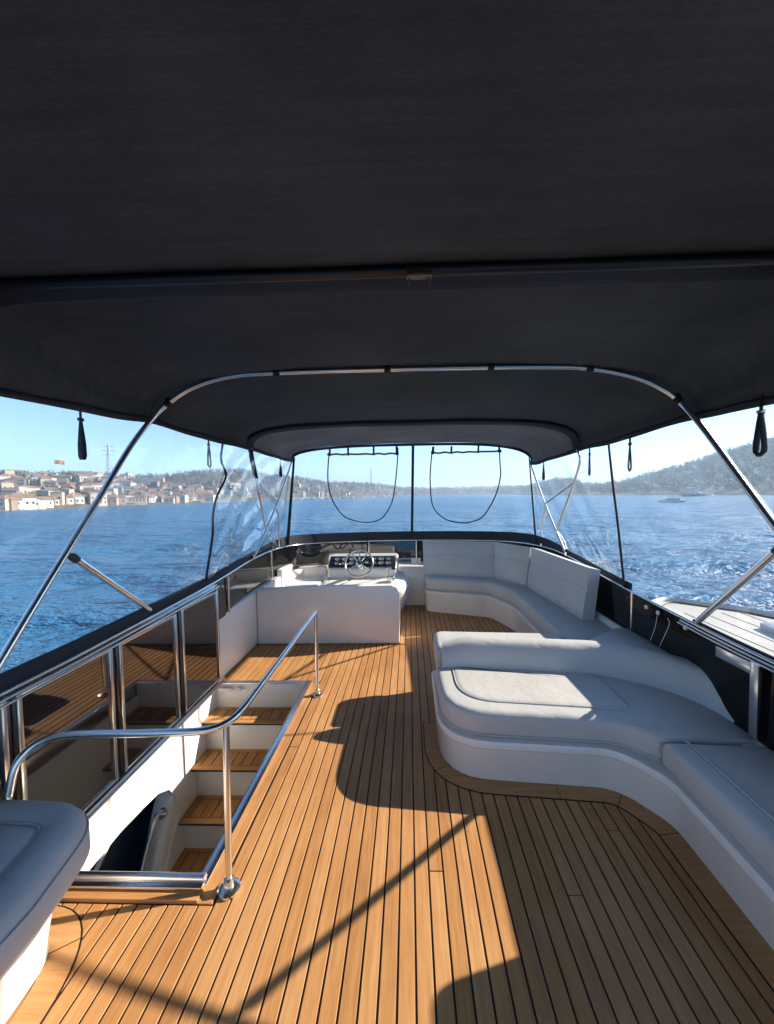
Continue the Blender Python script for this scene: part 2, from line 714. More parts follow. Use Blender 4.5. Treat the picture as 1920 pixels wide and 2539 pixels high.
def house_mesh(wc, rc, w, d, h, gable):
    bm = NB()
    box(bm, -w / 2, w / 2, -d / 2, d / 2, -4, h)
    nf = len(bm.faces)
    e = .35
    hr = 2.0 if rc != 'pale' else .5
    b = [bm.verts.new(p) for p in ((-w / 2 - e, -d / 2 - e, h + .003), (w / 2 + e, -d / 2 - e, h + .003), (w / 2 + e, d / 2 + e, h + .003), (-w / 2 - e, d / 2 + e, h + .003))]
    ins = 0 if gable else w * .28
    t = [bm.verts.new((-w / 2 - e * (1 if gable else 0) + ins, 0, h + hr)), bm.verts.new((w / 2 + e * (1 if gable else 0) - ins, 0, h + hr))]
    for q in ((b[0], b[1], t[1], t[0]), (b[2], b[3], t[0], t[1]), (b[1], b[2], t[1]), (b[3], b[0], t[0]), (b[3], b[2], b[1], b[0])):
        bm.faces.new(q)
    bm.faces.ensure_lookup_table()
    for f in bm.faces[nf:]:
        f.material_index = 1
    n2 = len(bm.faces)
    fl = max(1, int(h // 2.9))
    nw = max(2, int(w // 2.4))
    for k in range(fl):
        for j in range(nw):
            x = -w / 2 + (j + .5) * w / nw
            box(bm, x - .5, x + .5, -d / 2 - .05, -d / 2 + .02, k * 2.9 + .9, k * 2.9 + 2.2)
    bm.faces.ensure_lookup_table()
    for f in bm.faces[n2:]:
        f.material_index = 2
    return bm


HOUSES = {}


def house(px, t, wc, rc, w, d, h, gable, where, group):
    key = (wc, rc, w, d, h, gable)
    c, dr = land(px, t)
    if key not in HOUSES:
        o = finish('house', house_mesh(*key), None, smooth=0, slots=[WM[wc], RMt[rc], DARKW])
        HOUSES[key] = o.data
    else:
        o = bpy.data.objects.new('house', HOUSES[key])
        COL.objects.link(o)
    o.location = c + Vector((0, 0, .3))
    o.rotation_euler = (0, 0, math.atan2(dr.y, dr.x) - math.pi / 2 + rnd.choice((-.5, -.25, 0, .3, .6)))
    size = 'long' if w > 16 else ('tall' if h > 8 else 'small')
    rn = {'orange': 'orange tiled', 'brown': 'brown', 'pale': 'flat pale'}[rc]
    tag(o, '%s %s walled house with %s roof %s' % (size, wc, rn, where), 'house', group)


KINDS = [('cream', 'orange', 6.5, 6, 4.4, 0), ('white', 'orange', 7, 6, 3.4, 1), ('white', 'pale', 8, 6, 4.8, 0), ('tan', 'brown', 7, 6, 4.2, 1),
         ('cream', 'pale', 6, 6, 8.2, 0), ('white', 'brown', 5.5, 5, 3.6, 0), ('cream', 'brown', 17, 7, 3.4, 0), ('grey', 'brown', 7, 6, 4.6, 1),
         ('white', 'orange', 16.5, 7, 4.6, 0), ('tan', 'orange', 7, 6, 4.0, 0)]
for i in range(46):          # the waterfront row
    px = 4 + i * 11.6 + rnd.uniform(-3, 3)
    house(px, rnd.uniform(.025, .09), *rnd.choice(KINDS), 'on the left waterfront', 'houses along the left waterfront')
for i in range(175):
    px = rnd.uniform(2, 330) if i < 100 else rnd.uniform(330, 640)
    t = rnd.uniform(.12, .95) if px < 330 else rnd.uniform(.08, .5)
    wh = 'just above the left waterfront row' if t < .25 else ('halfway up the left hillside' if t < .6 else 'high up near the left ridge')
    house(px, t, *rnd.choice(KINDS), wh, 'houses ' + wh)
house(205, .93, 'cream', 'pale', 20, 8, 6, 0, 'on the ridge of the left hillside', None)
for i in range(34):
    px = rnd.uniform(735, 1010)
    house(px, rnd.uniform(.03, .75), *rnd.choice(KINDS[:7]), 'on the far shore ahead', 'houses on the far shore')
for i in range(24):
    px = rnd.uniform(1560, 1915)
    house(px, rnd.uniform(.05, .55), *rnd.choice(KINDS[:4]), 'below the wooded right hill', 'houses below the right hill')


# lattice pylon, radio mast, flag
def pylon(px, t, h, wb, name, label, cat, arms):
    c, d = land(px, t)
    bm = NB()
    n = 9
    for sx, sy in ((-1, -1), (1, -1), (1, 1), (-1, 1)):
        tube(bm, [(sx * wb * (1 - k / n * .88), sy * wb * (1 - k / n * .88), h * k / n) for k in range(n + 1)], .22, 5)
    for k in range(n):
        a, b = wb * (1 - k / n * .88), wb * (1 - (k + 1) / n * .88)
        for s in (-1, 1):
            for (p, q) in (((-a, s * a), (b, s * b)), ((a, s * a), (-b, s * b)), ((s * a, -a), (s * b, b)), ((s * a, a), (s * b, -b))):
                tube(bm, [(p[0], p[1], h * k / n), (q[0], q[1], h * (k + 1) / n)], .13, 4)
    o = finish(name, bm, simple('galvanised_' + name, (.35, .33, .32), .5, .6), label=label, cat=cat)
    o.location = c
    o.rotation_euler = (0, 0, .3)
    for z, w in arms:
        b2 = NB()
        for s in (-1, 1):
            tube(b2, [(0, 0, z), (s * w, 0, z + .2)], .2, 4)
            tube(b2, [(0, 0, z + h * .05), (s * w, 0, z + .2)], .14, 4)
        a = finish('crossarm', b2, bpy.data.materials['galvanised_' + name], o)
    return o


pylon(275, .97, 42, 3.6, 'power_pylon', 'grey lattice power pylon on the ridge above the houses', 'pylon', [(28, 6), (33, 7.5), (38, 5.5)])
pylon(921, .98, 62, 3.2, 'radio_mast', 'slender radio mast standing on the far shore ridge', 'mast', [])


def flag():
    c, d = land(140, .9)
    t = thing('flag', 'orange red flag flying from a pole on the left ridge', 'flag', c)
    bm = NB()
    tube(bm, [c + Vector((0, 0, 0)), c + Vector((0, 0, 19))], .16, 6)
    finish('pole', bm, STEEL, t)
    bm = NB()
    side = Vector((d.y, -d.x, 0))
    rows = []
    for i in range(7):
        z = 19 - i * .7
        rows.append([c + Vector((0, 0, z - .05 * j)) + side * (j * .75) + Vector((d.x, d.y, 0)) * (.5 * math.sin(j * .8 + i * .2)) for j in range(12)])
    grid_surf(bm, rows)
    solidify(finish('cloth', bm, simple('flag_cloth', (.45, .20, .09), .8), t), .04)


flag()


# ------------------------------------------------------------------ boats on the water
HULLW = simple('boat_white', (.75, .74, .72), .35, var=.05)
HULLD = simple('boat_dark_hull', (.05, .055, .07), .4)
CABG = simple('boat_cabin_glass', (.02, .025, .03), .1)


def motorboat(px, D, L, heading, label, group=None, dark=False, canopy=True):
    r = ray(px, horizon(px))
    d = Vector((r[0], r[1])).normalized()
    t = thing('motorboat', label, 'boat', (d.x * D, d.y * D, SEA_Z), group)
    M = Matrix.Translation(t.location) @ Matrix.Rotation(heading, 4, 'Z')
    B = L * .16

    def add(nm, bm, m):
        bm.transform(M)
        return finish(nm, bm, m, t, smooth=35)
    bm = NB()
    secs = []
    for k in range(11):
        u = k / 10
        w = B * (1 - max(0, (u - .45) / .55) ** 2.2) + .02
        h = L * .085 * (1 + .55 * u * u)
        x = -L / 2 + u * L
        secs.append([(x, -w, h), (x, -w * .92, h * .4), (x, -w * .6, -.3), (x, w * .6, -.3), (x, w * .92, h * .4), (x, w, h), (x, 0, h + .08)])
    vs = [[bm.verts.new(p) for p in s] for s in secs]
    for A, C in zip(vs, vs[1:]):
        for k in range(7):
            bm.faces.new((A[k], A[(k + 1) % 7], C[(k + 1) % 7], C[k]))
    bm.faces.new(vs[0])
    bm.faces.new(vs[-1])
    add('hull', bm, HULLD if dark else HULLW)
    h0 = L * .085
    bm = NB()
    pl = rpoly([(-L * .3, -B * .75, .2), (L * .12, -B * .75, .3), (L * .27, 0, .8), (L * .12, B * .75, .3), (-L * .3, B * .75, .2)], 3)
    rings_solid(bm, pl, [(0, h0 * .8), (.05, h0 + L * .06), (B * .12, h0 + L * .10)])
    add('cabin', bm, HULLW)
    bm = NB()
    rings_solid(bm, pl, [(.005, h0 + L * .022), (-.02, h0 + L * .026), (.02, h0 + L * .055), (.06, h0 + L * .056)])
    add('cabin_window', bm, CABG)
    if canopy:
        bm = NB()
        box(bm, -L * .28, L * .06, -B * .65, B * .65, h0 + L * .17, h0 + L * .185, .03)
        add('hardtop', bm, HULLW)
        bm = NB()
        for sx in (-L * .26, L * .04):
            for sy in (-1, 1):
                tube(bm, [(sx, sy * B * .58, h0 + L * .07), (sx, sy * B * .58, h0 + L * .175)], L * .006, 6)
        add('hardtop_posts', bm, HULLW)
    return t


motorboat(1665, 225, 11, math.pi * .98, 'cream cabin cruiser with hardtop crossing the water on the right')
motorboat(1725, 420, 20, .1, 'long dark hulled ferry boat below the wooded hill', dark=True)
motorboat(1760, 480, 9, .2, 'small white launch moored under the wooded hill', canopy=False)
r2 = random.Random(5)
for i, px in enumerate([742, 760, 774, 812, 838, 852, 872, 886, 902, 925, 948, 966, 984, 1032, 1086, 1104]):
    D = interp(SHORE, px) * .95
    motorboat(px, D, r2.uniform(8, 15) * (1 if px < 1000 else 1.5), r2.uniform(-.5, .5) + (math.pi if r2.random() < .5 else 0),
              'white motor boat moored along the far shore', 'boats moored along the far shore', canopy=r2.random() < .5)


def sailboat(px, D, L):
    t = motorboat(px, D, L, .2, 'white sailing yacht with bare mast moored off the far shore', None, canopy=False)
    t.name = 'sailboat'
    c = Vector(t.location)
    bm = NB()
    tube(bm, [c + Vector((1, 0, 1)), c + Vector((1, 0, L * 1.35))], .16, 6)
    finish('mast', bm, HULLW, t)
    bm = NB()
    tube(bm, [c + Vector((1, 0, 2.6)), c + Vector((-L * .36, -.8, 2.7))], .2, 6)
    finish('boom', bm, HULLW, t)


sailboat(792, 600, 13)

# ------------------------------------------------------------------ deck
HX0, HX1, HY0, HY1 = -1.70, -.86, 1.50, 3.22            # stair hatch
deck_b = NB()
DX = 1.80
DY0, DY1 = -1.2, 5.62
for (x0, x1, y0, y1) in ((-DX, HX0, DY0, DY1), (HX1, DX, DY0, DY1), (HX0, HX1, DY0, HY0), (HX0, HX1, HY1, DY1)):
    box(deck_b, x0, x1, y0, y1, -.10, -.004)
deck = finish('deck', deck_b, CAULK, label='teak planked flybridge deck with dark caulked seams', kind='structure', smooth=0)
PITCH, GAP = .0607, .0074


def plank(x0, x1, y0, y1, m=TEAK):
    cut = [y0, y1]
    if y1 - y0 > 3 and rnd.random() < .35:
        cut = [y0, rnd.uniform(1.3, 4.6), y1]
    for a, b in zip(cut, cut[1:]):
        bm = NB()
        box(bm, x0, x1, a + (.002 if a > y0 else 0), b - (.002 if b < y1 else 0), -.012, rnd.uniform(-.0005, 0), .0012, 1)
        finish('plank', bm, m, deck, smooth=0)


MARG = .062
k = -30
while k < 30:
    x0, x1 = k * PITCH + GAP / 2, (k + 1) * PITCH - GAP / 2
    k += 1
    if x1 < -1.66 or x0 > 1.64:
        continue
    if x1 > HX0 - .01 and x0 < HX1 + MARG:
        xa = x0
        plank(xa, x1, DY0, HY0 - .085)
        plank(xa, x1, HY1 + .008, 5.45)
        if x1 > HX1 + MARG + .012:
            plank(HX1 + MARG + .006, x1, HY0 - .085 + .006, HY1 + .002)
    else:
        plank(x0, x1, DY0, 5.5)
bm = NB()
box(bm, HX1 + .001, HX1 + MARG, HY0 - .079, HY1 + .002, -.012, .001, .0015, 1)
finish('margin_board', bm, TEAK, deck, smooth=0)


def margin(pl_open, w, cuts):
    """curved teak margin board following a furniture base, in a few lengths"""
    pts = [Vector(p) for p in pl_open]
    nor = []
    for i in range(len(pts)):
        a = pts[max(0, i - 1)]
        b = pts[min(len(pts) - 1, i + 1)]
        t = (b - a).normalized()
        nor.append(Vector((t.y, -t.x)))
    bm = NB()
    rows = [[(p.x - n.x * .02, p.y - n.y * .02, .0012) for p, n in zip(pts, nor)], [(p.x + n.x * (w + .006), p.y + n.y * (w + .006), .0012) for p, n in zip(pts, nor)]]
    grid_surf(bm, rows)
    finish('caulk_seam', bm, CAULK, deck, smooth=0)
    ci = [0] + cuts + [len(pts) - 1]
    for a, b in zip(ci, ci[1:]):
        bm = NB()
        sub = list(range(a, b + 1))
        P0, P1 = [], []
        for q in sub:
            p, n = pts[q], nor[q]
            sh = Vector((0, 0))
            if q == a and a > 0:
                sh = (pts[q + 1] - p).normalized() * .004
            P0.append((p.x - n.x * .02 + sh.x, p.y - n.y * .02 + sh.y, .003))
            P1.append((p.x + n.x * w + sh.x, p.y + n.y * w + sh.y, .003))
        grid_surf(bm, [P0, P1])
        finish('margin_board', bm, TEAKX, deck, smooth=0)


# ------------------------------------------------------------------ furniture: near sofa (starboard)
SB_PL = rpoly([(1.70, -.6, 0), (1.70, 2.92, .0), (.165, 2.92, .03), (.165, 2.10, .30), (1.08, 2.02, .22), (1.225, 1.80, .22), (1.225, -.6, 0)], 8)


def make_sofa_b():
    t = thing('sofa', 'near white sofa with rounded left end and curved bench running aft by the rail', 'sofa', (1.0, 2.3, 0))
    bm = NB()
    rings_solid(bm, SB_PL, [(.012, .004), (.0, .02), (.0, .185), (-.004, .19), (-.014, .20), (-.014, .225), (-.008, .236), (.02, .24)])
    finish('base', bm, GEL, t)
    # transverse seat cushion
    pl = rpoly([(.165, 2.70, 0), (.165, 2.10, .30), (1.08, 2.015, .22), (1.215, 1.885, 0), (1.70, 1.86, 0), (1.70, 2.30, 0), (1.45, 2.60, .25), (1.1, 2.70, 0)], 8)
    bm = NB()
    cushion(bm, offset(pl, .008) if area(pl) > 0 else offset(pl[::-1], .008), .241, .388, .04, .003)
    c = finish('seat_cushion', bm, VINYL, t)
    pl2 = pl if area(pl) > 0 else pl[::-1]
    bm = NB()
    ins = rpoly([(.285, 2.66, .02), (.285, 2.22, .24), (1.05, 2.135, .18), (1.22, 2.11, .1), (1.22, 2.50, .1), (1.05, 2.58, .1)], 8)
    ins = ins if area(ins) > 0 else ins[::-1]
    rings_solid(bm, ins, [(0, .38), (.002, .392), (.012, .3965), (.03, .398)])
    finish('fabric_panel', bm, VINYL_SPECK, c)
    bm = NB()
    tube(bm, [(p.x, p.y, .394) for p in offset(ins, -.004)], .004, 6, True)
    finish('piping', bm, VINYL, c)
    bm = NB()
    tube(bm, [(p.x, p.y, .266) for p in offset(pl2, .004)], .004, 6, True)
    finish('piping', bm, VINYL, c)
    # side bench cushion
    pl = rpoly([(1.70, -.6, 0), (1.70, 1.845, 0), (1.215, 1.872, 0), (1.225, 1.5, 0), (1.225, -.6, 0)], 6)
    pl = pl if area(pl) > 0 else pl[::-1]
    bm = NB()
    cushion(bm, offset(pl, .006), .241, .385, .04, .003)
    c = finish('bench_cushion', bm, VINYL, t)
    bm = NB()
    tube(bm, [(1.315, -.5, .392), (1.315, 1.0, .392), (1.315, 1.845, .392)], .004, 6)
    finish('piping', bm, VINYL, c)
    # curved backrest
    face = catmull([(.215, 2.66, 0), (.6, 2.625, 0), (1.0, 2.575, 0), (1.24, 2.54, 0), (1.46, 2.42, 0), (1.60, 2.27, 0), (1.675, 2.11, 0), (1.70, 1.95, 0)], 6)
    bm = NB()
    L = len(face)
    rings = []
    for i, p in enumerate(face):
        a, b = face[max(0, i - 1)], face[min(L - 1, i + 1)]
        tn = (b - a).normalized()
        nb = Vector((-tn.y, tn.x, 0))                       # away from the seat
        u = i / (L - 1)
        h = .172 * math.sqrt(max(0, 1 - max(0, (u - .80) / .2) ** 2.2)) + .012
        e0 = min(1, i / 3.0)
        th = .135 * (.55 + .45 * e0) * (1 - .75 * max(0, (u - .78) / .22))
        h = h * (.8 + .2 * e0)
        z0 = .37
        prof = [(-.02, z0), (-.022, z0 + h * .2), (-.004, z0 + h * .55), (.018, z0 + h * .82), (.036, z0 + h * .96), (.058, z0 + h + .008), (.058 + th * .5, z0 + h + .012), (.058 + th * .85, z0 + h * .97), (.06 + th, z0 + h * .7), (.055 + th, z0 - .1)]
        rings.append([bm.verts.new((p.x + nb.x * o_, p.y + nb.y * o_, z)) for o_, z in prof])
    for A, B in zip(rings, rings[1:]):
        for k in range(len(A) - 1):
            bm.faces.new((A[k], A[k + 1], B[k + 1], B[k]))
    bm.faces.new(rings[0])
    bm.faces.new(rings[-1])
    finish('backrest', bm, VINYL, t, smooth=60)
    # corner pad between curved backrest and rail
    pl = rpoly([(1.22, 2.74, 0), (1.38, 2.62, .05), (1.58, 2.46, .1), (1.69, 2.22, 0), (1.725, 2.25, 0), (1.70, 3.02, 0), (1.60, 3.04, 0), (1.40, 2.90, .06)], 5)
    bm = NB()
    rings_solid(bm, pl if area(pl) > 0 else pl[::-1], [(.0, .2), (0, .50), (.006, .520), (.02, .532), (.05, .536)])
    finish('corner_pad', bm, VINYL, t)
    # plinth behind the backrest and the forward-facing back cushion on it
    bm = NB()
    pl = rpoly([(.195, 2.70, .04), (1.60, 2.70, .02), (1.60, 3.06, .02), (.195, 3.14, .08)], 5)
    rings_solid(bm, pl, [(0, .005), (0, .285), (.01, .298)])
    finish('plinth', bm, GEL, t)
    bm = NB()
    pl = rpoly([(.18, 2.80, .05), (1.19, 2.77, .05), (1.19, 3.10, .05), (.18, 3.17, .09)], 6)
    cushion(bm, pl, .30, .468, .04, 0)
    finish('forward_seat_cushion', bm, VINYL, t)
    return t


make_sofa_b()
run = [Vector((.165, 2.62)), Vector((.165, 2.5))] + [Vector((p.x, p.y)) for p in SB_PL if p.x < 1.69 and p.y < 2.8]
run2 = []
for a, b in zip(run, run[1:]):
    n_ = max(1, int((b - a).length / .06))
    for q in range(n_):
        run2.append(a + (b - a) * q / n_)
run2.append(run[-1])


def margin_out(run, w, cuts):
    pts = [Vector((p.x, p.y)) for p in run]
    # choose the side pointing away from the sofa (towards the open deck)
    a, b = pts[len(pts) // 2 - 1], pts[len(pts) // 2 + 1]
    t = (b - a).normalized()
    n = Vector((t.y, -t.x))
    if (pts[len(pts) // 2] + n * .1 - Vector((.6, 1.2))).length > (pts[len(pts) // 2] - n * .1 - Vector((.6, 1.2))).length:
        pts = pts[::-1]
    margin(pts, w, cuts)


margin_out(run2, .085, [6, 16, 24, 34])


# ------------------------------------------------------------------ furniture: forward sofa
def make_sofa_a():
    t = thing('sofa', 'forward L-shaped grey sofa with tall back cushions beside the helm', 'sofa', (1.2, 4.6, 0))
    pl = rpoly([(.19, 5.62, 0), (.19, 5.16, .14), (1.0, 4.88, .18), (1.17, 4.4, .2), (1.20, 2.96, 0), (1.68, 2.96, 0), (1.74, 4.4, .3), (1.66, 5.2, .3), (1.1, 5.62, .2)], 8)
    pl = pl if area(pl) > 0 else pl[::-1]
    bm = NB()
    rings_solid(bm, pl, [(.03, .004), (.02, .03), (.012, .245), (0, .262), (0, .285), (.02, .298)])
    finish('base', bm, GEL, t)
    bm = NB()
    cushion(bm, offset(pl, .006), .299, .47, .045, .003)
    c = finish('seat_cushion', bm, VINYL, t)
    bm = NB()
    tube(bm, [(p.x, p.y, .325) for p in offset(pl, .002)], .004, 6, True)
    finish('piping', bm, VINYL, c)

    def back(p0, p1, q0, q1, th, name='back_cushion'):
        """leaning slab: bottom edge p0-p1, top edge q0-q1"""
        bm = NB()
        p0, p1, q0, q1 = map(Vector, (p0, p1, q0, q1))
        nrm = (p1 - p0).cross(q0 - p0).normalized()
        if nrm.y < 0 or (abs(nrm.y) < .3 and nrm.x < 0):
            nrm = -nrm
        n = 10
        rows = []
        for lay in range(2):
            rows.append([])
            for i in range(n + 1):
                row = []
                for j in range(n + 1):
                    u, v = i / n, j / n
                    a = p0.lerp(p1, u)
                    b = q0.lerp(q1, u)
                    c_ = a.lerp(b, v)
                    edge = min(u, 1 - u, v, 1 - v) * n / 1.5
                    bul = min(1, edge)
                    puff = .022 * (1 - (2 * u - 1) ** 4) * (1 - (2 * v - 1) ** 4) + .012 * bul
                    off_ = -puff if lay == 0 else th + puff * .5 - .012 * (1 - bul)
                    if lay == 0 and abs(v - .6) < .04:
                        off_ += .010
                    row.append(bm.verts.new(c_ + nrm * off_))
                rows[-1].append(row)
        for lay in range(2):
            g = rows[lay]
            for i in range(n):
                for j in range(n):
                    bm.faces.new((g[i][j], g[i + 1][j], g[i + 1][j + 1], g[i][j + 1]))
        A, B = rows
        for k in range(n):
            bm.faces.new((A[k][0], A[k + 1][0], B[k + 1][0], B[k][0]))
            bm.faces.new((A[k][n], A[k + 1][n], B[k + 1][n], B[k][n]))
            bm.faces.new((A[0][k], A[0][k + 1], B[0][k + 1], B[0][k]))
            bm.faces.new((A[n][k], A[n][k + 1], B[n][k + 1], B[n][k]))
        bc = finish(name, bm, VINYL, t, smooth=50)
        bm = NB()
        pts = []
        for q in range(21):
            u, v = .03 + .94 * q / 20, .60
            c_ = p0.lerp(p1, u).lerp(q0.lerp(q1, u), v)
            bul = min(1, min(u, 1 - u) * n / 1.5)
            pts.append(c_ - nrm * (.022 * (1 - (2 * u - 1) ** 4) * (1 - (2 * v - 1) ** 4) + .012 * bul - .010))
        tube(bm, pts, .006, 6)
        finish('seam', bm, VINYL_D, bc, smooth=60)
        return bc
    back((.19, 5.36, .465), (1.12, 5.08, .465), (.185, 5.50, .935), (1.15, 5.27, .93), .12)
    back((1.12, 5.08, .465), (1.38, 4.62, .465), (1.15, 5.27, .93), (1.47, 4.72, .93), .12)
    back((1.385, 4.60, .465), (1.50, 3.38, .465), (1.475, 4.70, .93), (1.565, 3.40, .93), .12)
    return t


make_sofa_a()


# ------------------------------------------------------------------ aft port seat (bottom left of the view) and aft starboard back cushion
def make_seat_l():
    t = thing('seat', 'rounded blue grey cushioned seat on white base beside the stair hatch', 'seat', (-1.4, 1.0, 0))
    pl = rpoly([(-1.64, -.4, 0), (-1.22, -.4, 0), (-1.22, 1.0, 0), (-1.25, 1.32, .22), (-1.64, 1.35, .04)], 8)
    bm = NB()
    rings_solid(bm, pl, [(.03, .004), (.03, .05), (.0, .22), (0, .26)])
    finish('base', bm, GEL, t)
    pl = rpoly([(-1.64, -.4, 0), (-1.15, -.4, 0), (-1.13, 1.05, .3), (-1.20, 1.42, .26), (-1.64, 1.43, 0)], 8)
    bm = NB()
    r = .05
    rings_solid(bm, pl, [(.06, .255), (.02, .27), (.0, .30), (.0, .36), (.012, .41), (.03, .437), (.055, .45), (.085, .452), (.125, .445), (.135, .434), (.15, .44), (.17, .446)])
    c = finish('seat_cushion', bm, VINYL_D, t, smooth=60)
    pl = pl if area(pl) > 0 else pl[::-1]
    bm = NB()
    tube(bm, [(p.x, p.y, .385) for p in offset(pl, .003)], .004, 6, True)
    tube(bm, [(p.x, p.y, .438) for p in offset(pl, .134)], .005, 6, True)
    finish('piping', bm, VINYL_D, c)
    run = [Vector((-1.225, -.3)), Vector((-1.225, .3)), Vector((-1.225, .6)), Vector((-1.222, .8)), Vector((-1.222, 1.0)), Vector((-1.235, 1.14)), Vector((-1.28, 1.25)), Vector((-1.36, 1.315)), Vector((-1.5, 1.335))]
    run = [Vector((p.x, p.y)) for p in catmull([(p.x, p.y, 0) for p in run], 4)]
    margin(run, .075, [14, 24])


make_seat_l()

t = thing('back_cushion', 'tall grey back cushion against the rail on the aft bench', 'cushion', (1.62, .4, .385))
bm = NB()
box(bm, 1.58, 1.70, -.5, 1.66, .386, .94, .05, 4)
finish('pad', bm, VINYL, t)


# ------------------------------------------------------------------ stair hatch, stairs
def make_hatch():
    t = thing('hatch_frame', 'polished steel rim around the open stair hatch', 'hatch', (-1.26, 2.36, 0))
    bm = NB()
    box(bm, HX1 - .042, HX1 + .006, HY0 - .02, HY1, .0025, .014, .004)
    finish('side_rim', bm, STEEL, t)
    bm = NB()
    box(bm, HX1 - .012, HX1 - .004, HY0, HY1, -.11, .0025, .002)
    finish('side_lip', bm, STEEL, t)
    bm = NB()
    box(bm, HX0, HX1 - .036, HY1 - .045, HY1, .0025, .014, .004)
    finish('far_rim', bm, STEEL, t)
    bm = NB()
    tube(bm, [(HX0, HY0 - .004, .030), (HX1 - .005, HY0 - .004, .030)], .016, 12)
    box(bm, HX0, HX1 - .001, HY0 - .045, HY0 - .006, .0125, .028, .004)
    finish('near_rim', bm, STEEL, t)
    bm = NB()
    box(bm, HX0, HX1 + .002, HY0 - .078, HY0 - .001, -.008, .0125, .003)
    finish('threshold_board', bm, TEAKX, t, smooth=30)
    bm = NB()
    box(bm, HX0 + .05, HX0 + .16, HY1 - .052, HY1 - .046, -.06, -.03, .003)
    box(bm, HX0 + .19, HX0 + .25, HY1 - .052, HY1 - .046, -.06, -.03, .003)
    finish('latch_plate', bm, GEL, t)


make_hatch()


def make_stairs():
    t = thing('staircase', 'steep white staircase with teak slatted treads going down the hatch', 'staircase', (-1.26, 2.6, -1.6))
    T = [(-.21, 2.97, 3.20), (-.465, 2.79, 3.03), (-.73, 2.61, 2.87), (-.98, 2.43, 2.68), (-1.23, 2.25, 2.5), (-1.48, 2.07, 2.32)]
    x0, x1 = -1.692, -.885
    prev = 0
    for i, (z, ya, yb) in enumerate(T):
        bm = NB()
        box(bm, x0, x1, ya, yb, z - .022, z - .008, .003)
        tr = finish('tread', bm, CAULK, t, smooth=0)
        for (a, b, c, d) in ((x0, x1, ya, ya + .045), (x0, x1, yb - .035, yb), (x0, x0 + .05, ya + .048, yb - .038), (x1 - .05, x1, ya + .048, yb - .038)):
            bm = NB()
            box(bm, a, b, c, d, z - .009, z, .002, 1)
            s = finish('border_board', bm, TEAKX, tr, smooth=0)
        n = 9
        w = (x1 - x0 - .106) / n
        for q in range(n):
            bm = NB()
            box(bm, x0 + .053 + q * w + .003, x0 + .053 + (q + 1) * w - .003, ya + .051, yb - .041, z - .009, z - .001, .0015, 1)
            finish('slat', bm, TEAK, tr, smooth=0)
        # riser above this tread
        bm = NB()
        yr = yb - .006
        top = prev - .036 if i else -.005
        box(bm, x0 - .01, x1 + .01, yr, yr + .03, z - .03, top, .004)
        ri = finish('riser', bm, GEL, t)
        if i in (1, 2):
            bm = NB()
            tube(bm, [(-1.02, yr - .003, z + .12), (-1.02, yr + .01, z + .12)], .009, 10)
            finish('drain_hole', bm, PLAST, ri)
        prev = z
    # side walls of the well
    bm = NB()
    box(bm, -.882, -.862, HY0, HY1, -1.9, -.11)
    finish('side_panel', bm, GEL, t, smooth=0)
    bm = NB()
    prof = [(1.36, -.004), (3.26, -.004), (3.26, -1.8), (2.10, -1.8), (2.20, -1.5), (2.42, -1.0), (2.62, -.68), (2.60, -.53), (2.53, -.42), (2.42, -.362), (2.30, -.345), (1.36, -.25)]
    f = [bm.verts.new((HX0 + .009, y, z)) for y, z in prof]
    b = [bm.verts.new((HX0 - .02, y, z)) for y, z in prof]
    for q in (bm.faces.new(f), bm.faces.new(b[::-1])):
        q.normal_update()
        bmesh.ops.triangulate(bm, faces=[q])
    for k in range(len(prof)):
        bm.faces.new((f[k], f[(k + 1) % len(prof)], b[(k + 1) % len(prof)], b[k]))
    finish('upper_side_panel', bm, GEL, t, smooth=30)
    bm = NB()          # stringer, follows the stairs, rounded head
    sp = catmull([(-1.76, 2.84, -.42), (-1.76, 2.72, -.44), (-1.76, 2.62, -.49), (-1.76, 2.54, -.60), (-1.76, 2.42, -.88), (-1.76, 2.22, -1.38), (-1.76, 2.05, -1.80)], 6)
    rows = []
    for i, p in enumerate(sp):
        e = sp[min(i + 1, len(sp) - 1)] - sp[max(i - 1, 0)]
        e.normalize()
        nn = Vector((0, -e.z, e.y)) if e.y > 0 else Vector((0, e.z, -e.y))
        nn = Vector((0, -abs(nn.y), abs(nn.z)))
        row = []
        for (dx, dn) in ((-.085, -.35), (-.085, -.03), (-.07, -.008), (-.03, 0), (.03, 0), (.045, -.008), (.055, -.03), (.055, -.35)):
            row.append(p + Vector((dx, 0, 0)) + nn * dn)
        rows.append(row)
    grid_surf(bm, rows)
    st = finish('stringer', bm, GEL, t, smooth=50)
    bm = NB()
    tube(bm, catmull([(-1.75, 2.545, -.60), (-1.75, 2.50, -.565), (-1.755, 2.455, -.60), (-1.785, 2.34, -.88), (-1.80, 2.15, -1.36), (-1.80, 1.98, -1.78)], 5), .016, 10)
    finish('grab_rail', bm, STEEL, st)
    bm = NB()
    tube(bm, [(-1.75, 2.548, -.607), (-1.75, 2.532, -.594)], .034, 14)
    finish('rail_flange', bm, STEEL, st)
    bm = NB()
    box(bm, HX0, HX1, 1.0, 2.1, -1.95, -1.9)
    finish('lower_landing', bm, TEAK, t, smooth=0)
    # tinted side window low in the stairwell
    w = thing('tinted_window', 'dark blue tinted window low in the stairwell wall', 'window', (-1.94, 1.9, -1.9))
    bm = NB()
    box(bm, -1.95, -1.93, .9, 3.2, -2.0, -.13)
    finish('pane', bm, simple('blue_tinted_glass', (.008, .028, .05), .06), w, smooth=0)
    bm = NB()
    obox(bm, (-1.92, 2.06, -.72), (1, 0, 0), Vector((0, .80, .6)).normalized(), Vector((0, -.6, .80)).normalized(), .02, 1.1, .018)
    finish('window_bar', bm, GEL, w)
    bm = NB()
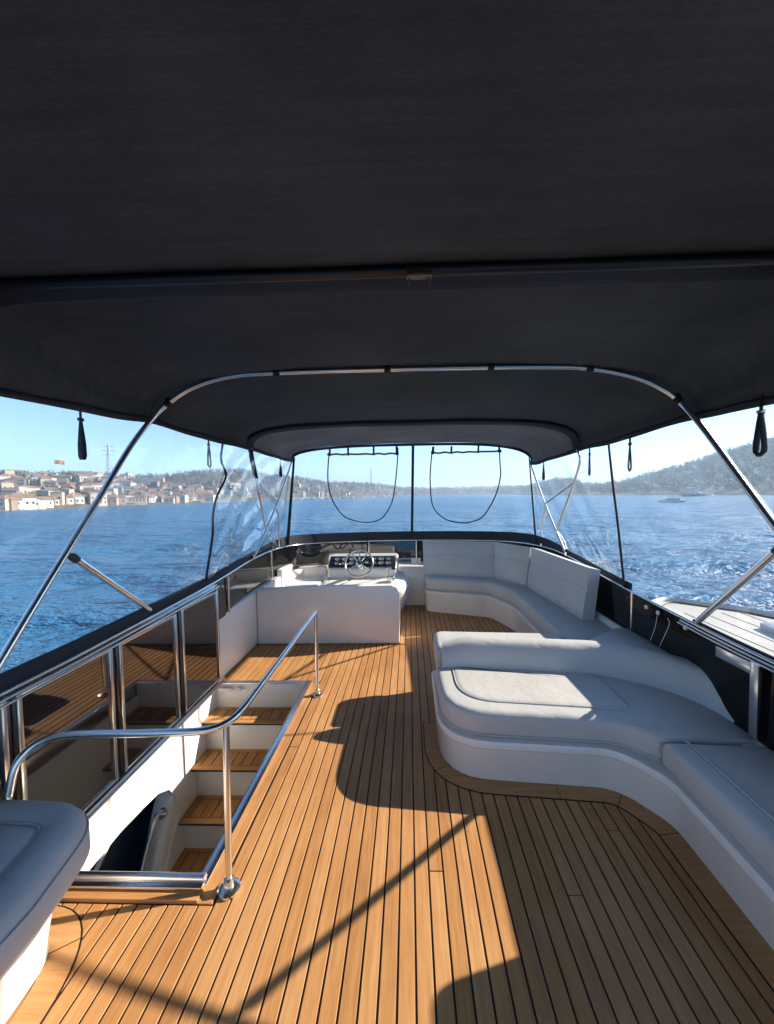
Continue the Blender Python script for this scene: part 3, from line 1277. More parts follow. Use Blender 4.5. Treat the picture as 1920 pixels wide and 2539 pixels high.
    box(bm, HX0 - .06, HX1 + .01, HY0 - .12, HY0 - .09, -1.9, -.1)
    finish('aft_panel', bm, GEL, t, smooth=0)


make_stairs()


def make_handrail():
    t = thing('handrail', 'bent stainless handrail on posts around the stair hatch', 'handrail', (-.76, 2.2, 0))
    bm = NB()
    pts = [(-.755, 3.0, .672), (-.755, 2.4, .664), (-.755, 1.80, .655), (-.757, 1.66, .652), (-.775, 1.575, .648), (-.82, 1.53, .643), (-.90, 1.515, .638),
           (-1.10, 1.51, .634), (-1.38, 1.505, .630), (-1.48, 1.495, .622), (-1.54, 1.47, .60), (-1.57, 1.43, .55), (-1.575, 1.40, .45)]
    tube(bm, catmull(pts, 5), .0155, 14)
    finish('rail', bm, STEEL, t)
    for (x, y, top) in ((-.755, 3.0, .675), (-.755, 1.475, .655)):
        bm = NB()
        tp = (x, y, top) if y > 2 else (-.79, 1.57, .643)
        tube(bm, [(x, y, .004), tp], .0135, 14)
        p = finish('post', bm, STEEL, t)
        bm = NB()
        tube(bm, [(x, y, .001), (x, y, .012), (x, y, .02), (x, y, .021)], [.044, .044, .03, .02], 20)
        finish('flange', bm, STEEL, p)
        bm = NB()
        tube(bm, [(x, y, .018), (x, y, .05)], .02, 14)
        finish('collar', bm, STEEL, p)


make_handrail()

# ------------------------------------------------------------------ rails and smoked panels
RAIL = [(-1.62, -.6, .83), (-1.62, .6, .83), (-1.62, 1.45, .84), (-1.63, 1.95, .845), (-1.67, 3.2, .875), (-1.74, 4.2, .91), (-1.73, 5.0, .915), (-1.50, 5.52, .905),
        (-.75, 5.85, .895), (0, 5.96, .888), (.75, 5.87, .89), (1.42, 5.55, .90), (1.71, 5.0, .90), (1.76, 4.3, .885), (1.72, 3.4, .84), (1.70, 2.5, .805),
        (1.69, 1.8, .79), (1.69, .5, .79), (1.69, -.6, .79)]
RC = catmull(RAIL, 10)


def rail_sub(pred):
    return [p for p in RC if pred(p)]


def outn(i, pts):
    a, b = pts[max(0, i - 1)], pts[min(len(pts) - 1, i + 1)]
    t = (b - a).normalized()
    return Vector((-t.y, t.x, 0))


def strip(pts, o0, z0, o1, z1, th=.006, zf=None):
    """band along a path between (outward offset, height) pairs"""
    bm = NB()
    rows = []
    for (o, z) in ((o0, z0), (o1, z1), (o1 + th, z1), (o0 + th, z0)):
        rows.append([p + outn(i, pts) * o + Vector((0, 0, z if not (zf and z == z1) else zf(p))) for i, p in enumerate(pts)])
    rows.append(rows[0])
    grid_surf(bm, rows)
    bmesh.ops.remove_doubles(bm, verts=bm.verts, dist=1e-5)
    return bm


rt = thing('guard_rail', 'polished steel guard rail running round the flybridge edge', 'railing', (0, 5.4, .6))
bm = NB()
tube(bm, [p + Vector((0, 0, -.004)) for p in RC], .0105, 8)
finish('top_rail', bm, STEEL, rt, smooth=60)
aft = rail_sub(lambda p: p.x < 0 and p.y < 3.25)
bm = NB()
tube(bm, [p + Vector((.022, 0, -.022)) for p in aft], .007, 8)
tube(bm, [p + Vector((.04, 0, -.036)) for p in aft], .006, 8)
finish('curtain_track', bm, STEEL, rt, smooth=60)
aft = rail_sub(lambda p: p.x > 0 and p.y < 2.5)
bm = NB()
tube(bm, [p + Vector((-.02, 0, -.016)) for p in aft], .006, 8)
tube(bm, [p + Vector((-.034, 0, -.028)) for p in aft], .005, 8)
finish('curtain_track', bm, STEEL, rt, smooth=60)
for (x, y, z0, z1) in ((-1.655, 3.42, .55, .88), (-1.735, 4.75, .55, .91), (1.70, 2.98, .5, .82), (-.62, 5.80, .56, .89), (.1, 5.90, .56, .885)):
    bm = NB()
    tube(bm, [(x, y, z0), (x, y, z1)], .011, 10)
    finish('stanchion', bm, STEEL, rt)
for (x, y, z) in ((1.668, 2.75, .775), (1.666, 2.62, .775), (1.666, 2.36, .765)):
    bm = NB()
    box(bm, x - .008, x + .008, y - .01, y + .01, z - .014, z + .012, .003)
    finish('cord_hook', bm, GEL, rt)
for pts in ([(1.665, 2.62, .77), (1.66, 2.64, .66), (1.655, 2.68, .56)], [(1.665, 2.52, .77), (1.662, 2.50, .73), (1.655, 2.58, .56)]):
    bm = NB()
    tube(bm, catmull(pts, 4), .0017, 6)
    finish('lashing_cord', bm, GEL, rt)
# flat steel post on starboard with its cross plate
bm = NB()
box(bm, 1.640, 1.652, 1.84, 1.885, .40, .765, .002)
finish('flat_post', bm, STEEL, rt)
bm = NB()
box(bm, 1.644, 1.654, 1.89, 2.10, .70, .755, .002)
finish('flat_plate', bm, STEEL, rt)

# canvas skirt on the rail that holds the curtains
sk = thing('canvas_skirt', 'navy canvas skirt lacing the clear curtains to the guard rail', 'canvas', (0, 5.5, .9))
bm = strip([p for p in RC if p.x < 0 and p.y < 5.3], .008, .0, .016, .07, zf=lambda p: .07 + .065 * min(1, max(0, (p.y - 4.5) / .75)))
finish('port_skirt', bm, NAVY, sk, smooth=60)
bm = strip([p for p in RC if p.y >= 5.2], .012, .006, .012, .135)
finish('forward_skirt', bm, NAVY, sk, smooth=60)
bm = strip([p for p in RC if p.x > 0 and 2.95 < p.y < 5.3], .008, .0, .014, .052, zf=lambda p: .052 + .083 * min(1, max(0, (p.y - 4.3) / .95)))
finish('starboard_skirt', bm, NAVY, sk, smooth=60)
bm = strip([p for p in RC if p.x > 0 and p.y <= 2.4], .006, .0, .012, .018)
finish('starboard_skirt', bm, NAVY, sk, smooth=60)

# port smoked panels down to the deck, each in a steel frame
GX = -1.635
gl = thing('glass_balustrade', 'steel framed smoked glass panels along the port side of the stair hatch', 'balustrade', (GX, 2.3, 0))
for (ya, yb) in ((.62, 1.455), (1.495, 2.005), (2.055, 2.585), (2.645, 3.165)):
    za, zb = .055, .80 if ya < 2.4 else .815
    fr = NB()
    w = .022
    box(fr, GX - .012, GX + .016, ya, ya + w, za, zb, .003)
    box(fr, GX - .012, GX + .016, yb - w, yb, za, zb, .003)
    box(fr, GX - .010, GX + .014, ya + w, yb - w, zb - .022, zb - .001, .003)
    box(fr, GX - .010, GX + .014, ya + w, yb - w, za + .001, za + .018, .003)
    f = finish('frame', fr, STEEL, gl)
    bm = NB()
    box(bm, GX - .006, GX + .004, ya + w - .004, yb - w + .004, za + .01, zb - .01)
    finish('pane', bm, SMOKED, f, smooth=0)
bm = NB()
box(bm, GX - .02, GX + .022, .62, 3.22, .03, .046, .004)
box(bm, GX - .014, GX + .034, .62, 3.22, .018, .031, .003)
finish('sill_track', bm, STEEL, gl)
bm = NB()
box(bm, GX - .018, GX - .014, .62, 3.18, .03, .83)
finish('backing_pane', bm, SMOKED, gl, smooth=0)

# smoked wind deflector: port forward, across the bow, starboard
wd = thing('wind_deflector', 'low smoked wind deflector under the guard rail around the bow', 'windscreen', (0, 5.6, .5))
path = [p for p in RC if (p.x < 0 and p.y > 3.17) or (p.x >= 0 and p.y > -.5)]


def lower(p, z):
    return Vector((p.x, p.y, z))


segs = [(lambda p: p.x < -.0 and p.y < 4.72), (lambda p: p.x < -.63 and p.y >= 4.6), (lambda p: -.8 < p.x < .15 and p.y > 5), (lambda p: p.x > .05 and p.y > 4.2),
        (lambda p: p.x > 1 and 2.96 < p.y < 4.35), (lambda p: p.x > 1 and p.y < 3.05)]
for s in segs:
    q = [p for p in path if s(p)]
    bm = NB()
    inn = []
    for i, p in enumerate(q):
        n = outn(i, q)
        inn.append((p - n * .012, p - n * .020))
    g = []
    zb = .38 if q[0].x > 1 and q[-1].y < 4.3 else .54
    rows = [[Vector((b.x, b.y, zb)) for a, b in inn], [Vector((a.x, a.y, a.z - .012)) for a, b in inn],
            [Vector((a.x, a.y, a.z - .012)) + outn(i, q) * .006 for i, (a, b) in enumerate(inn)], [Vector((b.x, b.y, zb)) + outn(i, q) * .006 for i, (a, b) in enumerate(inn)]]
    rows.append(rows[0])
    grid_surf(bm, rows)
    bmesh.ops.remove_doubles(bm, verts=bm.verts, dist=1e-5)
    finish('pane', bm, SMOKED_S if q[0].x > .04 else SMOKED, wd, smooth=60)

# white moulded coaming inside the deflector
co = thing('coaming', 'white moulded coaming wall inside the flybridge edge', 'coaming', (0, 5.5, 0))
bm = NB()
prof = [(-1.66, 3.225), (-1.66, 5.0)]
box(bm, -1.76, -1.66, 3.225, 5.3, .003, .57, .018)
finish('port_wall', bm, GEL, co)
bm = NB()
box(bm, -1.715, -1.64, 4.86, 5.4, .30, .66, .02)
finish('port_locker', bm, GEL, co)
bm = NB()
fw = [Vector(p) for p in catmull([(-1.70, 5.2, 0), (-1.4, 5.45, 0), (-.7, 5.50, 0), (0, 5.50, 0), (.7, 5.50, 0), (1.5, 5.50, 0), (1.70, 5.1, 0)], 6)]
rows = [[p for p in fw], [p + Vector((0, 0, .54)) for p in fw], [p + Vector((0, .012, .56)) for p in fw], [Vector((p.x * 1.02, p.y + .40 * (1 - (p.x / 1.9) ** 2), .565)) for p in fw],
        [Vector((p.x * 1.02, p.y + .40 * (1 - (p.x / 1.9) ** 2), -.1)) for p in fw]]
grid_surf(bm, rows)
finish('forward_wall', bm, GEL, co)
bm = NB()
box(bm, 1.60, 1.80, -.7, 4.9, .003, .36, .012)
finish('starboard_wall', bm, GEL, co)
bm = NB()
box(bm, 1.655, 1.69, 2.2, 3.5, .36, .52, .012)
finish('starboard_ledge', bm, GEL, co)
bm = NB()
box(bm, -1.80, -1.672, -.7, 3.22, -.003, .0175, .004)
finish('port_sill', bm, GEL, co)
bm = NB()          # outer fairing of the flybridge
ring = [p for p in RC]
rows = []
for (o, z) in ((.02, .50), (.14, .30), (.18, -.1), (.08, -.35)):
    rows.append([Vector((p.x, p.y, z)) + outn(i, ring) * o for i, p in enumerate(ring)])
grid_surf(bm, rows)
finish('outer_fairing', bm, GEL, co, smooth=60)


# ------------------------------------------------------------------ helm
def make_helm():
    hs = thing('helm_bench', 'plain white moulded helm bench seen from behind', 'seat', (-.9, 4.3, 0))
    bm = NB()
    pl = [(-1.655, 0.004), (-.125, 0.004), (-.115, .3), (-.115, .56)]
    for k in range(7):
        a = k / 6 * math.pi / 2
        pl.append((-.115 - .085 + .085 * math.cos(a), .56 + .075 * math.sin(a)))
    pl += [(-1.0, .622), (-1.655, .605)]
    f = [bm.verts.new((x, 4.045, z)) for x, z in pl]
    b = [bm.verts.new((x, 4.135, z)) for x, z in pl]
    bm.faces.new(f)
    bm.faces.new(b[::-1])
    for k in range(len(pl)):
        bm.faces.new((f[k], f[(k + 1) % len(pl)], b[(k + 1) % len(pl)], b[k]))
    es = [e for e in bm.edges if abs(e.verts[0].co.y - e.verts[1].co.y) < 1e-5]
    bmesh.ops.bevel(bm, geom=es, offset=.018, segments=3, affect='EDGES', profile=.5)
    finish('back_panel', bm, GEL, hs)
    bm = NB()
    box(bm, -1.655, -.13, 4.136, 4.56, .004, .36, .03)
    finish('base', bm, GEL, hs)
    bm = NB()
    cushion(bm, rpoly([(-1.64, 4.15, 0), (-.15, 4.15, 0), (-.15, 4.57, 0), (-1.64, 4.57, 0)], 5), .361, .46, .03)
    finish('seat_cushion', bm, VINYL, hs)

    hc = thing('helm_console', 'white helm console with instrument panel steering wheel and throttle', 'console', (-.65, 5.2, 0))
    bm = NB()
    pl = rpoly([(-1.655, 4.93, .02), (-1.2, 4.93, .03), (-1.2, 5.48, .02), (-1.655, 5.44, .02)], 4)
    rings_solid(bm, pl, [(0, .004), (0, .42), (.006, .435), (.02, .44)])
    finish('side_counter', bm, GEL, hc)
    bm = NB()
    box(bm, -1.64, -1.19, 5.40, 5.49, .43, .59, .02)
    finish('counter_back', bm, GEL, hc)
    # bulging pedestal: stacked outlines with sloping top
    pl = rpoly([(-1.16, 4.92, .20), (-.10, 4.92, .26), (-.02, 5.2, .2), (-.06, 5.49, .03), (-1.2, 5.49, .03), (-1.2, 5.1, .1)], 8)
    slope = lambda x, y: .42 * (y - 4.92)
    bm = NB()
    rings_solid(bm, pl, [(.10, .004), (.07, .06), (.0, .24), (-.012, .32)])
    n0 = len(bm.verts)
    pr = [(-.012, .315), (-.004, .37), (.02, .40), (.05, .412), (.10, .415)]
    t2 = NB()
    rings_solid(t2, pl, pr, lambda x, y: max(0, slope(x, y)) * .42)
    me = bpy.data.meshes.new('t')
    t2.to_mesh(me)
    t2.free()
    bm.from_mesh(me)
    bpy.data.meshes.remove(me)
    finish('pedestal', bm, GEL, hc, smooth=60)
    # instrument binnacle
    bm = NB()
    pl = rpoly([(-1.13, 5.22, .05), (-.19, 5.22, .05), (-.16, 5.48, .04), (-1.17, 5.48, .04)], 5)
    rings_solid(bm, pl, [(0, .42), (.0, .565), (.01, .58)], None)
    bmesh.ops.remove_doubles(bm, verts=bm.verts, dist=1e-5)
    for v in bm.verts:
        if v.co.z > .5:
            v.co.z += (v.co.y - 5.22) * .72
            v.co.y += .05 * (v.co.z - .55)
    finish('binnacle', bm, GEL, hc)
    # panel plane
    ax = Vector((1, 0, 0))
    ay = Vector((0, .80, .60)).normalized()
    az = ax.cross(ay)
    org = Vector((-.66, 5.305, .672))
    bm = NB()
    obox(bm, org, ax, ay, az, .92, .205, .02, .006)
    pn = finish('instrument_panel', bm, PLAST, hc)
    gauge_grey = simple('gauge_face', (.22, .22, .23), .35)  # plain grey gauge faces, no emission
    chrome = STEEL
    rr = random.Random(4)
    for u in (-.355, -.255, -.15, -.055, .06, .16, .26, .36):
        for vv in ((-.042, .036) if abs(u) > .1 else (-.03,)):
            c = org + ax * u + ay * vv + az * .012
            r_ = rr.choice((.024, .03, .033))
            bm = NB()
            tube(bm, [c - az * .004, c + az * .006], r_, 16)
            g = finish('gauge', bm, gauge_grey, pn)
            bm = NB()
            ring_ = [c + az * .007 + (ax * math.cos(q * math.pi / 8) + ay * math.sin(q * math.pi / 8)) * r_ for q in range(16)]
            tube(bm, ring_, .0035, 6, True)
            finish('gauge_rim', bm, chrome, g)
    for u in (-.305, -.205, .11, .21, .31):
        c = org + ax * u + ay * -.06 + az * .014
        bm = NB()
        obox(bm, c, ax, ay, az, .03, .018, .012, .003)
        finish('switch', bm, GREYD if u > 0 else GEL, pn)
    # steering wheel
    wc = Vector((-.675, 5.05, .695))
    wz = Vector((0, -.86, .51)).normalized()
    wx = Vector((1, 0, 0))
    wy = wz.cross(wx)
    bm = NB()
    tube(bm, [wc + (wx * math.cos(q * math.pi / 20) + wy * math.sin(q * math.pi / 20)) * .185 for q in range(40)], .012, 10, True)
    sw = finish('steering_wheel', bm, STEEL, hc, smooth=60)
    bm = NB()
    tube(bm, [wc - wz * .06, wc - wz * .03, wc + wz * .0, wc + wz * .012], [.05, .05, .045, .025], 16)
    finish('hub', bm, STEEL, sw)
    for a in (90, 90 - 36, 90 + 36, 210, 330):
        a = math.radians(a)
        e = wx * math.cos(a) + wy * math.sin(a)
        bm = NB()
        tube(bm, [wc - wz * .02 + e * .03, wc - wz * .01 + e * .12, wc + e * .184], [.012, .009, .009], 8)
        finish('spoke', bm, STEEL, sw)
    bm = NB()
    tube(bm, [wc - wz * .05, wc - wz * .25], .03, 12)
    finish('steering_column', bm, GEL, hc)
    bm = NB()
    tube(bm, [Vector((-.69, 5.02, .50)) + Vector((math.cos(q) * .13, math.sin(q) * .06, -.02)) for q in [2.2, 2.6, 3.0, 3.4, 3.8]], .01, 6)
    finish('lower_trim', bm, GREYD, hc)
    # throttle
    th = Vector((-.26, 5.06, .475))
    bm = NB()
    box(bm, th.x - .05, th.x + .05, th.y - .05, th.y + .05, th.z - .02, th.z + .05, .018, 3)
    tq = finish('throttle_base', bm, STEEL, hc)
    for s in (-.025, .03):
        bm = NB()
        tube(bm, [th + Vector((s, 0, .03)), th + Vector((s * 1.4, -.02, .14))], .009, 8)
        lv = finish('throttle_lever', bm, STEEL, tq)
        bm = NB()
        tube(bm, [th + Vector((s * 1.4 - .025, -.02, .15)), th + Vector((s * 1.4 - .012, -.02, .15)), th + Vector((s * 1.4 + .012, -.02, .15)), th + Vector((s * 1.4 + .025, -.02, .15))], [.012, .02, .02, .012], 10)
        finish('throttle_knob', bm, PLAST if s > 0 else STEEL, lv)
    # small light tablet at the bow side of the console
    bm = NB()
    box(bm, .02, .155, 5.50, 5.53, .60, .68, .008)
    finish('chart_light', bm, GEL, hc)


make_helm()


# ------------------------------------------------------------------ bimini canopy
def edge_pars(Y):
    zl = float(np.interp(Y, [-2, 1.5, 2.4, 4.05, 5.5], [2.06, 2.06, 2.115, 2.125, 2.115]))
    zr = float(np.interp(Y, [-2, 1.5, 2.4, 4.05, 5.5], [2.02, 2.02, 2.06, 2.04, 2.01]))
    zc = float(np.interp(Y, [-2, 1.4, 2.45, 4.05, 5.5, 5.75], [2.40, 2.405, 2.41, 2.365, 2.325, 2.31]))
    n = float(np.interp(Y, [-2, 1.45, 1.75, 2.1, 2.45, 4.05, 5.5], [16, 16, 6.5, 4, 2.9, 3.6, 3.0]))
    xl = float(np.interp(Y, [-2, 1.4, 1.7], [-1.70, -1.70, -1.67]))
    return xl, 1.73, zl, zr, zc, n


BOWS = [-1.6, -.2, 1.40, 2.47, 4.05, 5.52]


def roof_pt(u, Y, sag=True):
    """u in -1..1 across"""
    xl, xr, zl, zr, zc, n = edge_pars(Y)
    cx, w = (xl + xr) / 2, (xr - xl) / 2
    # denser near the edges
    t = math.sin(u * math.pi / 2)
    ze = zl + (zr - zl) * (t + 1) / 2
    z = ze + (zc - ze) * max(0, 1 - abs(t) ** n) ** (1 / n)
    x = cx + w * t
    if sag:
        for a, b in zip(BOWS, BOWS[1:]):
            if a <= Y <= b:
                q = (Y - a) / (b - a)
                z -= .030 * math.sin(q * math.pi) * (b - a) / 1.3 * (1 - .55 * abs(t) ** 4)
                x *= 1 - .012 * math.sin(q * math.pi) * abs(t) ** 6
        z += .004 * math.sin(Y * 9 + t * 5) * math.sin(t * 7 + Y * 2)
    return Vector((x, Y, z))


US = [math.copysign(abs(q) ** .8, q) for q in np.linspace(-1, 1, 65)]
can = thing('bimini_canopy', 'dark charcoal fabric bimini roof stretched over the flybridge', 'canopy', (0, 2.2, 2.4))
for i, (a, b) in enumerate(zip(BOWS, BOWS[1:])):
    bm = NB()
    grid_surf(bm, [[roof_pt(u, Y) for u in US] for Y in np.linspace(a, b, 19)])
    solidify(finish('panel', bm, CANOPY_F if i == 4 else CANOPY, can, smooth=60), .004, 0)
# navy seam bands
for (Y0, Y1, drop) in ((1.405, 1.53, .006), (3.96, 4.13, .030), (5.46, 5.54, .012)):
    bm = NB()
    rows = []
    for q in range(5):
        Y = Y0 + (Y1 - Y0) * q / 4
        rows.append([roof_pt(u, Y) - Vector((0, 0, drop + (.012 * math.sin(q / 4 * math.pi) if drop > .01 else 0))) for u in US])
    grid_surf(bm, rows)
    solidify(finish('seam_band', bm, NAVY, can, smooth=60), .004, 0)
# edge hems
for s in (-1, 1):
    bm = NB()
    pts = [roof_pt(s, Y) for Y in np.linspace(-1.5, 5.5, 90)]
    tube(bm, [p + Vector((0, 0, -.006 + .003 * math.sin(i * .9))) for i, p in enumerate(pts)], .011, 8)
    finish('edge_hem', bm, NAVY, can, smooth=60)
    bm = NB()
    rows = [[p + Vector((0, 0, 0)) for p in pts], [p + Vector((-s * .004, 0, -.035 + .004 * math.sin(i * .5))) for i, p in enumerate(pts)]]
    grid_surf(bm, rows)
    solidify(finish('edge_flap', bm, CANOPY, can, smooth=60), .003, 0)

# bows
def bow_pts(Y, drop, lean=0):
    return [roof_pt(u, Y, False) - Vector((0, 0, drop)) for u in US]


b1 = thing('bimini_bow', 'black sleeved canopy bow with a steel hinge overhead', 'bow', (0, 1.40, 2.3))
bm = NB()
tube(bm, bow_pts(1.395, .022), .019, 12)
finish('sleeved_tube', bm, PLAST, b1, smooth=60)
c = roof_pt(.012, 1.395, False) - Vector((0, 0, .036))
bm = NB()
box(bm, c.x - .045, c.x + .045, c.y - .018, c.y + .012, c.z - .012, c.z + .012, .004)
hg = finish('hinge', bm, simple('dull_bronze', (.25, .18, .12), .35, 1.0), b1)
for s in (-1, 1):
    bm = NB()
    tube(bm, [c + Vector((s * .036, .0, -.012)), c + Vector((s * .036, .022, -.02)), c + Vector((s * .034, .05, -.018))], .004, 6)
    tube(bm, [c + Vector((s * .034, .05, -.016)), c + Vector((s * .034, .056, -.022))], .009, 8)
    finish('hinge_pin', bm, GREYD, hg)

b2 = thing('bimini_bow', 'tall stainless hoop with leaning legs carrying the middle of the canopy', 'bow', (0, 2.0, .8))
pl_ = [Vector((-1.645, 1.34, .80)), Vector((-1.648, 1.62, 1.14)), Vector((-1.652, 2.02, 1.62)), Vector((-1.652, 2.27, 1.92)), Vector((-1.610, 2.40, 2.095))]
pr_ = [Vector((1.668, 2.40, 2.095)), Vector((1.69, 2.27, 1.935)), Vector((1.693, 2.02, 1.64)), Vector((1.695, 1.60, 1.145)), Vector((1.695, 1.30, .79))]
mid_ = [(-1.53, 2.445, 2.20), (-1.38, 2.46, 2.30), (-1.15, 2.465, 2.365), (-.83, 2.465, 2.384), (0, 2.465, 2.386), (.85, 2.465, 2.378), (1.17, 2.465, 2.355), (1.43, 2.46, 2.29), (1.59, 2.445, 2.20)]
hoop = catmull(pl_ + [Vector(p) for p in mid_] + pr_, 7)
bm = NB()
tube(bm, hoop, .0155, 12)
finish('hoop_tube', bm, STEEL, b2, smooth=60)
for (px, py) in ((683, 925), (943, 922), (1201, 918), (1470, 912), (424, 1003), (1692, 986)):
    q = P(px, py, Y=2.455)
    i = min(range(len(hoop)), key=lambda k: (hoop[k] - Vector(q)).length)
    bm = NB()
    tube(bm, [hoop[i] + (hoop[i + 1] - hoop[i]).normalized() * .02, hoop[i] - (hoop[i + 1] - hoop[i]).normalized() * .02], .021, 12)
    d_ = roof_pt(0, 2.455, False).z
    cl = finish('fabric_clip', bm, BLACK, b2)
    bm = NB()
    box(bm, hoop[i].x - .018, hoop[i].x + .018, hoop[i].y - .004, hoop[i].y + .004, hoop[i].z + .012, hoop[i].z + .04)
    finish('clip_tab', bm, BLACK, cl)
for pt in (pl_[0], pr_[-1]):
    bm = NB()
    tube(bm, [pt + Vector((0, -.01, -.012)), pt + Vector((0, .02, .03))], .022, 12)
    finish('foot_socket', bm, STEEL, b2)


def hoop_at(z, side):
    c_ = [p for p in hoop if p.x * side > 1.5]
    return min(c_, key=lambda p: abs(p.z - z))


for side, zt, ft, lab in ((-1, 1.33, Vector((-1.665, 2.40, .87)), 'thick steel brace from port rail up to the hoop leg'),
                          (1, 1.32, Vector((1.705, 2.32, .81)), 'thick steel brace from starboard rail up to the hoop leg')):
    t = thing('canopy_brace', lab, 'brace', ft)
    a = hoop_at(zt, side)
    u = (a - ft).normalized()
    bm = NB()
    tube(bm, [ft + u * .03, a - u * .045], .0165, 12)
    finish('brace_tube', bm, STEEL, t)
    bm = NB()
    tube(bm, [ft - u * .005, ft + u * .045], .012, 10)
    finish('rail_fitting', bm, STEEL, t)
    bm = NB()
    tube(bm, [a - u * .075, a - u * .04, a - u * .02, a], [.019, .019, .009, .009], 10)
    finish('end_fitting', bm, GREYD, t)

# forward frame struts
def frame(label, paths, loc):
    t = thing('bimini_struts', label, 'struts', loc)
    for pts in paths:
        bm = NB()
        tube(bm, catmull(pts, 5) if len(pts) > 2 else pts, .0125, 10)
        finish('strut', bm, STEEL, t, smooth=60)
    for pts in paths[:2]:
        bm = NB()
        e = Vector(pts[-1])
        tube(bm, [e + Vector((0, 0, -.01)), e + Vector((0, 0, .03))], .018, 10)
        finish('rail_fitting', bm, STEEL, t)


frame('crossed steel canopy struts at the port bow corner',
      [[(-1.67, 5.50, 2.09), (-1.68, 4.85, 1.50), (-1.73, 4.19, .92)], [(-1.69, 4.28, 1.76), (-1.70, 4.90, 1.45), (-1.73, 5.02, .93)],
       [(-1.67, 4.08, 2.11), (-1.685, 4.22, 1.80), (-1.70, 4.50, 1.22)], [(-1.69, 4.24, 1.78), (-1.69, 4.9, 1.53)]], (-1.7, 4.8, .9))
frame('crossed steel canopy struts at the starboard bow corner',
      [[(1.72, 5.52, 2.0), (1.735, 5.0, 1.46), (1.76, 4.37, .89)], [(1.735, 4.95, 1.40), (1.735, 5.1, 1.15), (1.715, 5.05, .90)],
       [(1.73, 4.03, 2.03), (1.73, 3.97, 1.92), (1.735, 4.10, 1.72), (1.74, 4.62, 1.12)], [(1.735, 4.12, 1.70), (1.735, 4.95, 1.46)]], (1.72, 4.8, .9))


# ------------------------------------------------------------------ clear curtains
def rail_at(Y, side):
    c_ = [p for p in RC if p.x * side > 1.2 and p.y < 5.3]
    c_.sort(key=lambda p: p.y)
    ys = [p.y for p in c_]
    return Vector((float(np.interp(Y, ys, [p.x for p in c_])), Y, float(np.interp(Y, ys, [p.z for p in c_]))))


def curtain(side, y0t, y1t, y0b, y1b, fold, n=70, m=46, seed=0):
    bm = NB()
    rows = []
    r = random.Random(seed)
    ph = [r.uniform(0, 6.28) for _ in range(8)]
    for j in range(m + 1):
        v = j / m
        row = []
        for i in range(n + 1):
            u = i / n
            top = roof_pt(side, y0t + (y1t - y0t) * u) - Vector((0, 0, .03))
            bot = rail_at(y0b + (y1b - y0b) * u, side) + Vector((side * .017, 0, .015))
            p = top.lerp(bot, v)
            env = (math.sin(math.pi * min(1, u * 1.02)) ** .5 if 0 < u < 1 else 0) * (math.sin(math.pi * v) ** .7 if 0 < v < 1 else 0)
            s1 = math.sin(9 * u + 5.5 * v + ph[0]) * .5 + math.sin(15 * u + 13 * v * v + ph[1]) * .35 + math.sin(31 * u - 9 * v + ph[2]) * .15 \
                + .35 * math.sin(22 * (u + v * .8) + 2.2 * math.sin(4 * u + ph[3]))
            p = p + Vector((side * fold * env * s1, 0, 0))
            row.append(p)
        rows.append(row)
    grid_surf(bm, rows)
    return bm


def webbing(pts, w, th, name, m, parent, n=6):
    bm = NB()
    tube(bm, catmull(pts, n) if len(pts) > 2 else pts, w, 8, flat=th)
    return finish(name, bm, m, parent, smooth=60)


cl = thing('side_curtain', 'loose creased clear vinyl curtain on the port forward side', 'curtain', (-1.7, 4.3, .9))
finish('vinyl_sheet', curtain(-1, 3.45, 5.42, 3.10, 5.15, .060, seed=2), CLEARW, cl, smooth=80)
webbing([(-1.672, 3.45, 2.08), (-1.672, 3.41, 1.93), (-1.672, 3.49, 1.79), (-1.675, 3.31, 1.60), (-1.68, 3.245, 1.44), (-1.68, 3.225, 1.27), (-1.68, 3.13, 1.02), (-1.682, 3.09, .90)], .011, .6, 'zip_edge', BLACK, cl)
webbing([(-1.672, 4.06, 2.10), (-1.672, 4.10, 1.98), (-1.674, 4.19, 1.80)], .026, .3, 'rolled_edge', BLACK, cl)
c2 = thing('side_curtain', 'smooth clear vinyl curtain on the port side above the stair hatch', 'curtain', (-1.65, 2.0, .85))
finish('vinyl_sheet', curtain(-1, -.4, 3.43, -.4, 3.08, .016, seed=5), CLEAR, c2, smooth=80)
c3 = thing('side_curtain', 'clear vinyl curtain on the starboard forward side', 'curtain', (1.72, 4.2, .9))
finish('vinyl_sheet', curtain(1, 3.40, 5.42, 3.10, 5.15, .030, seed=8), CLEAR, c3, smooth=80)
webbing([(1.718, 3.39, 2.02), (1.712, 3.30, 1.66), (1.71, 3.21, 1.32), (1.708, 3.10, .83)], .011, .7, 'zip_edge', BLACK, c3)
c4 = thing('side_curtain', 'smooth clear vinyl curtain on the starboard side above the near sofa', 'curtain', (1.7, 2.0, .8))
finish('vinyl_sheet', curtain(1, 1.2, 3.37, 1.2, 3.08, .014, seed=11), CLEAR, c4, smooth=80)

# forward curtain with two zip-up windows
FW = [p for p in RC if p.y > 5.15]
FW = [Vector((-1.70, 5.20, .91))] + [p for p in FW if -1.69 < p.x < 1.68] + [Vector((1.70, 5.12, .90))]


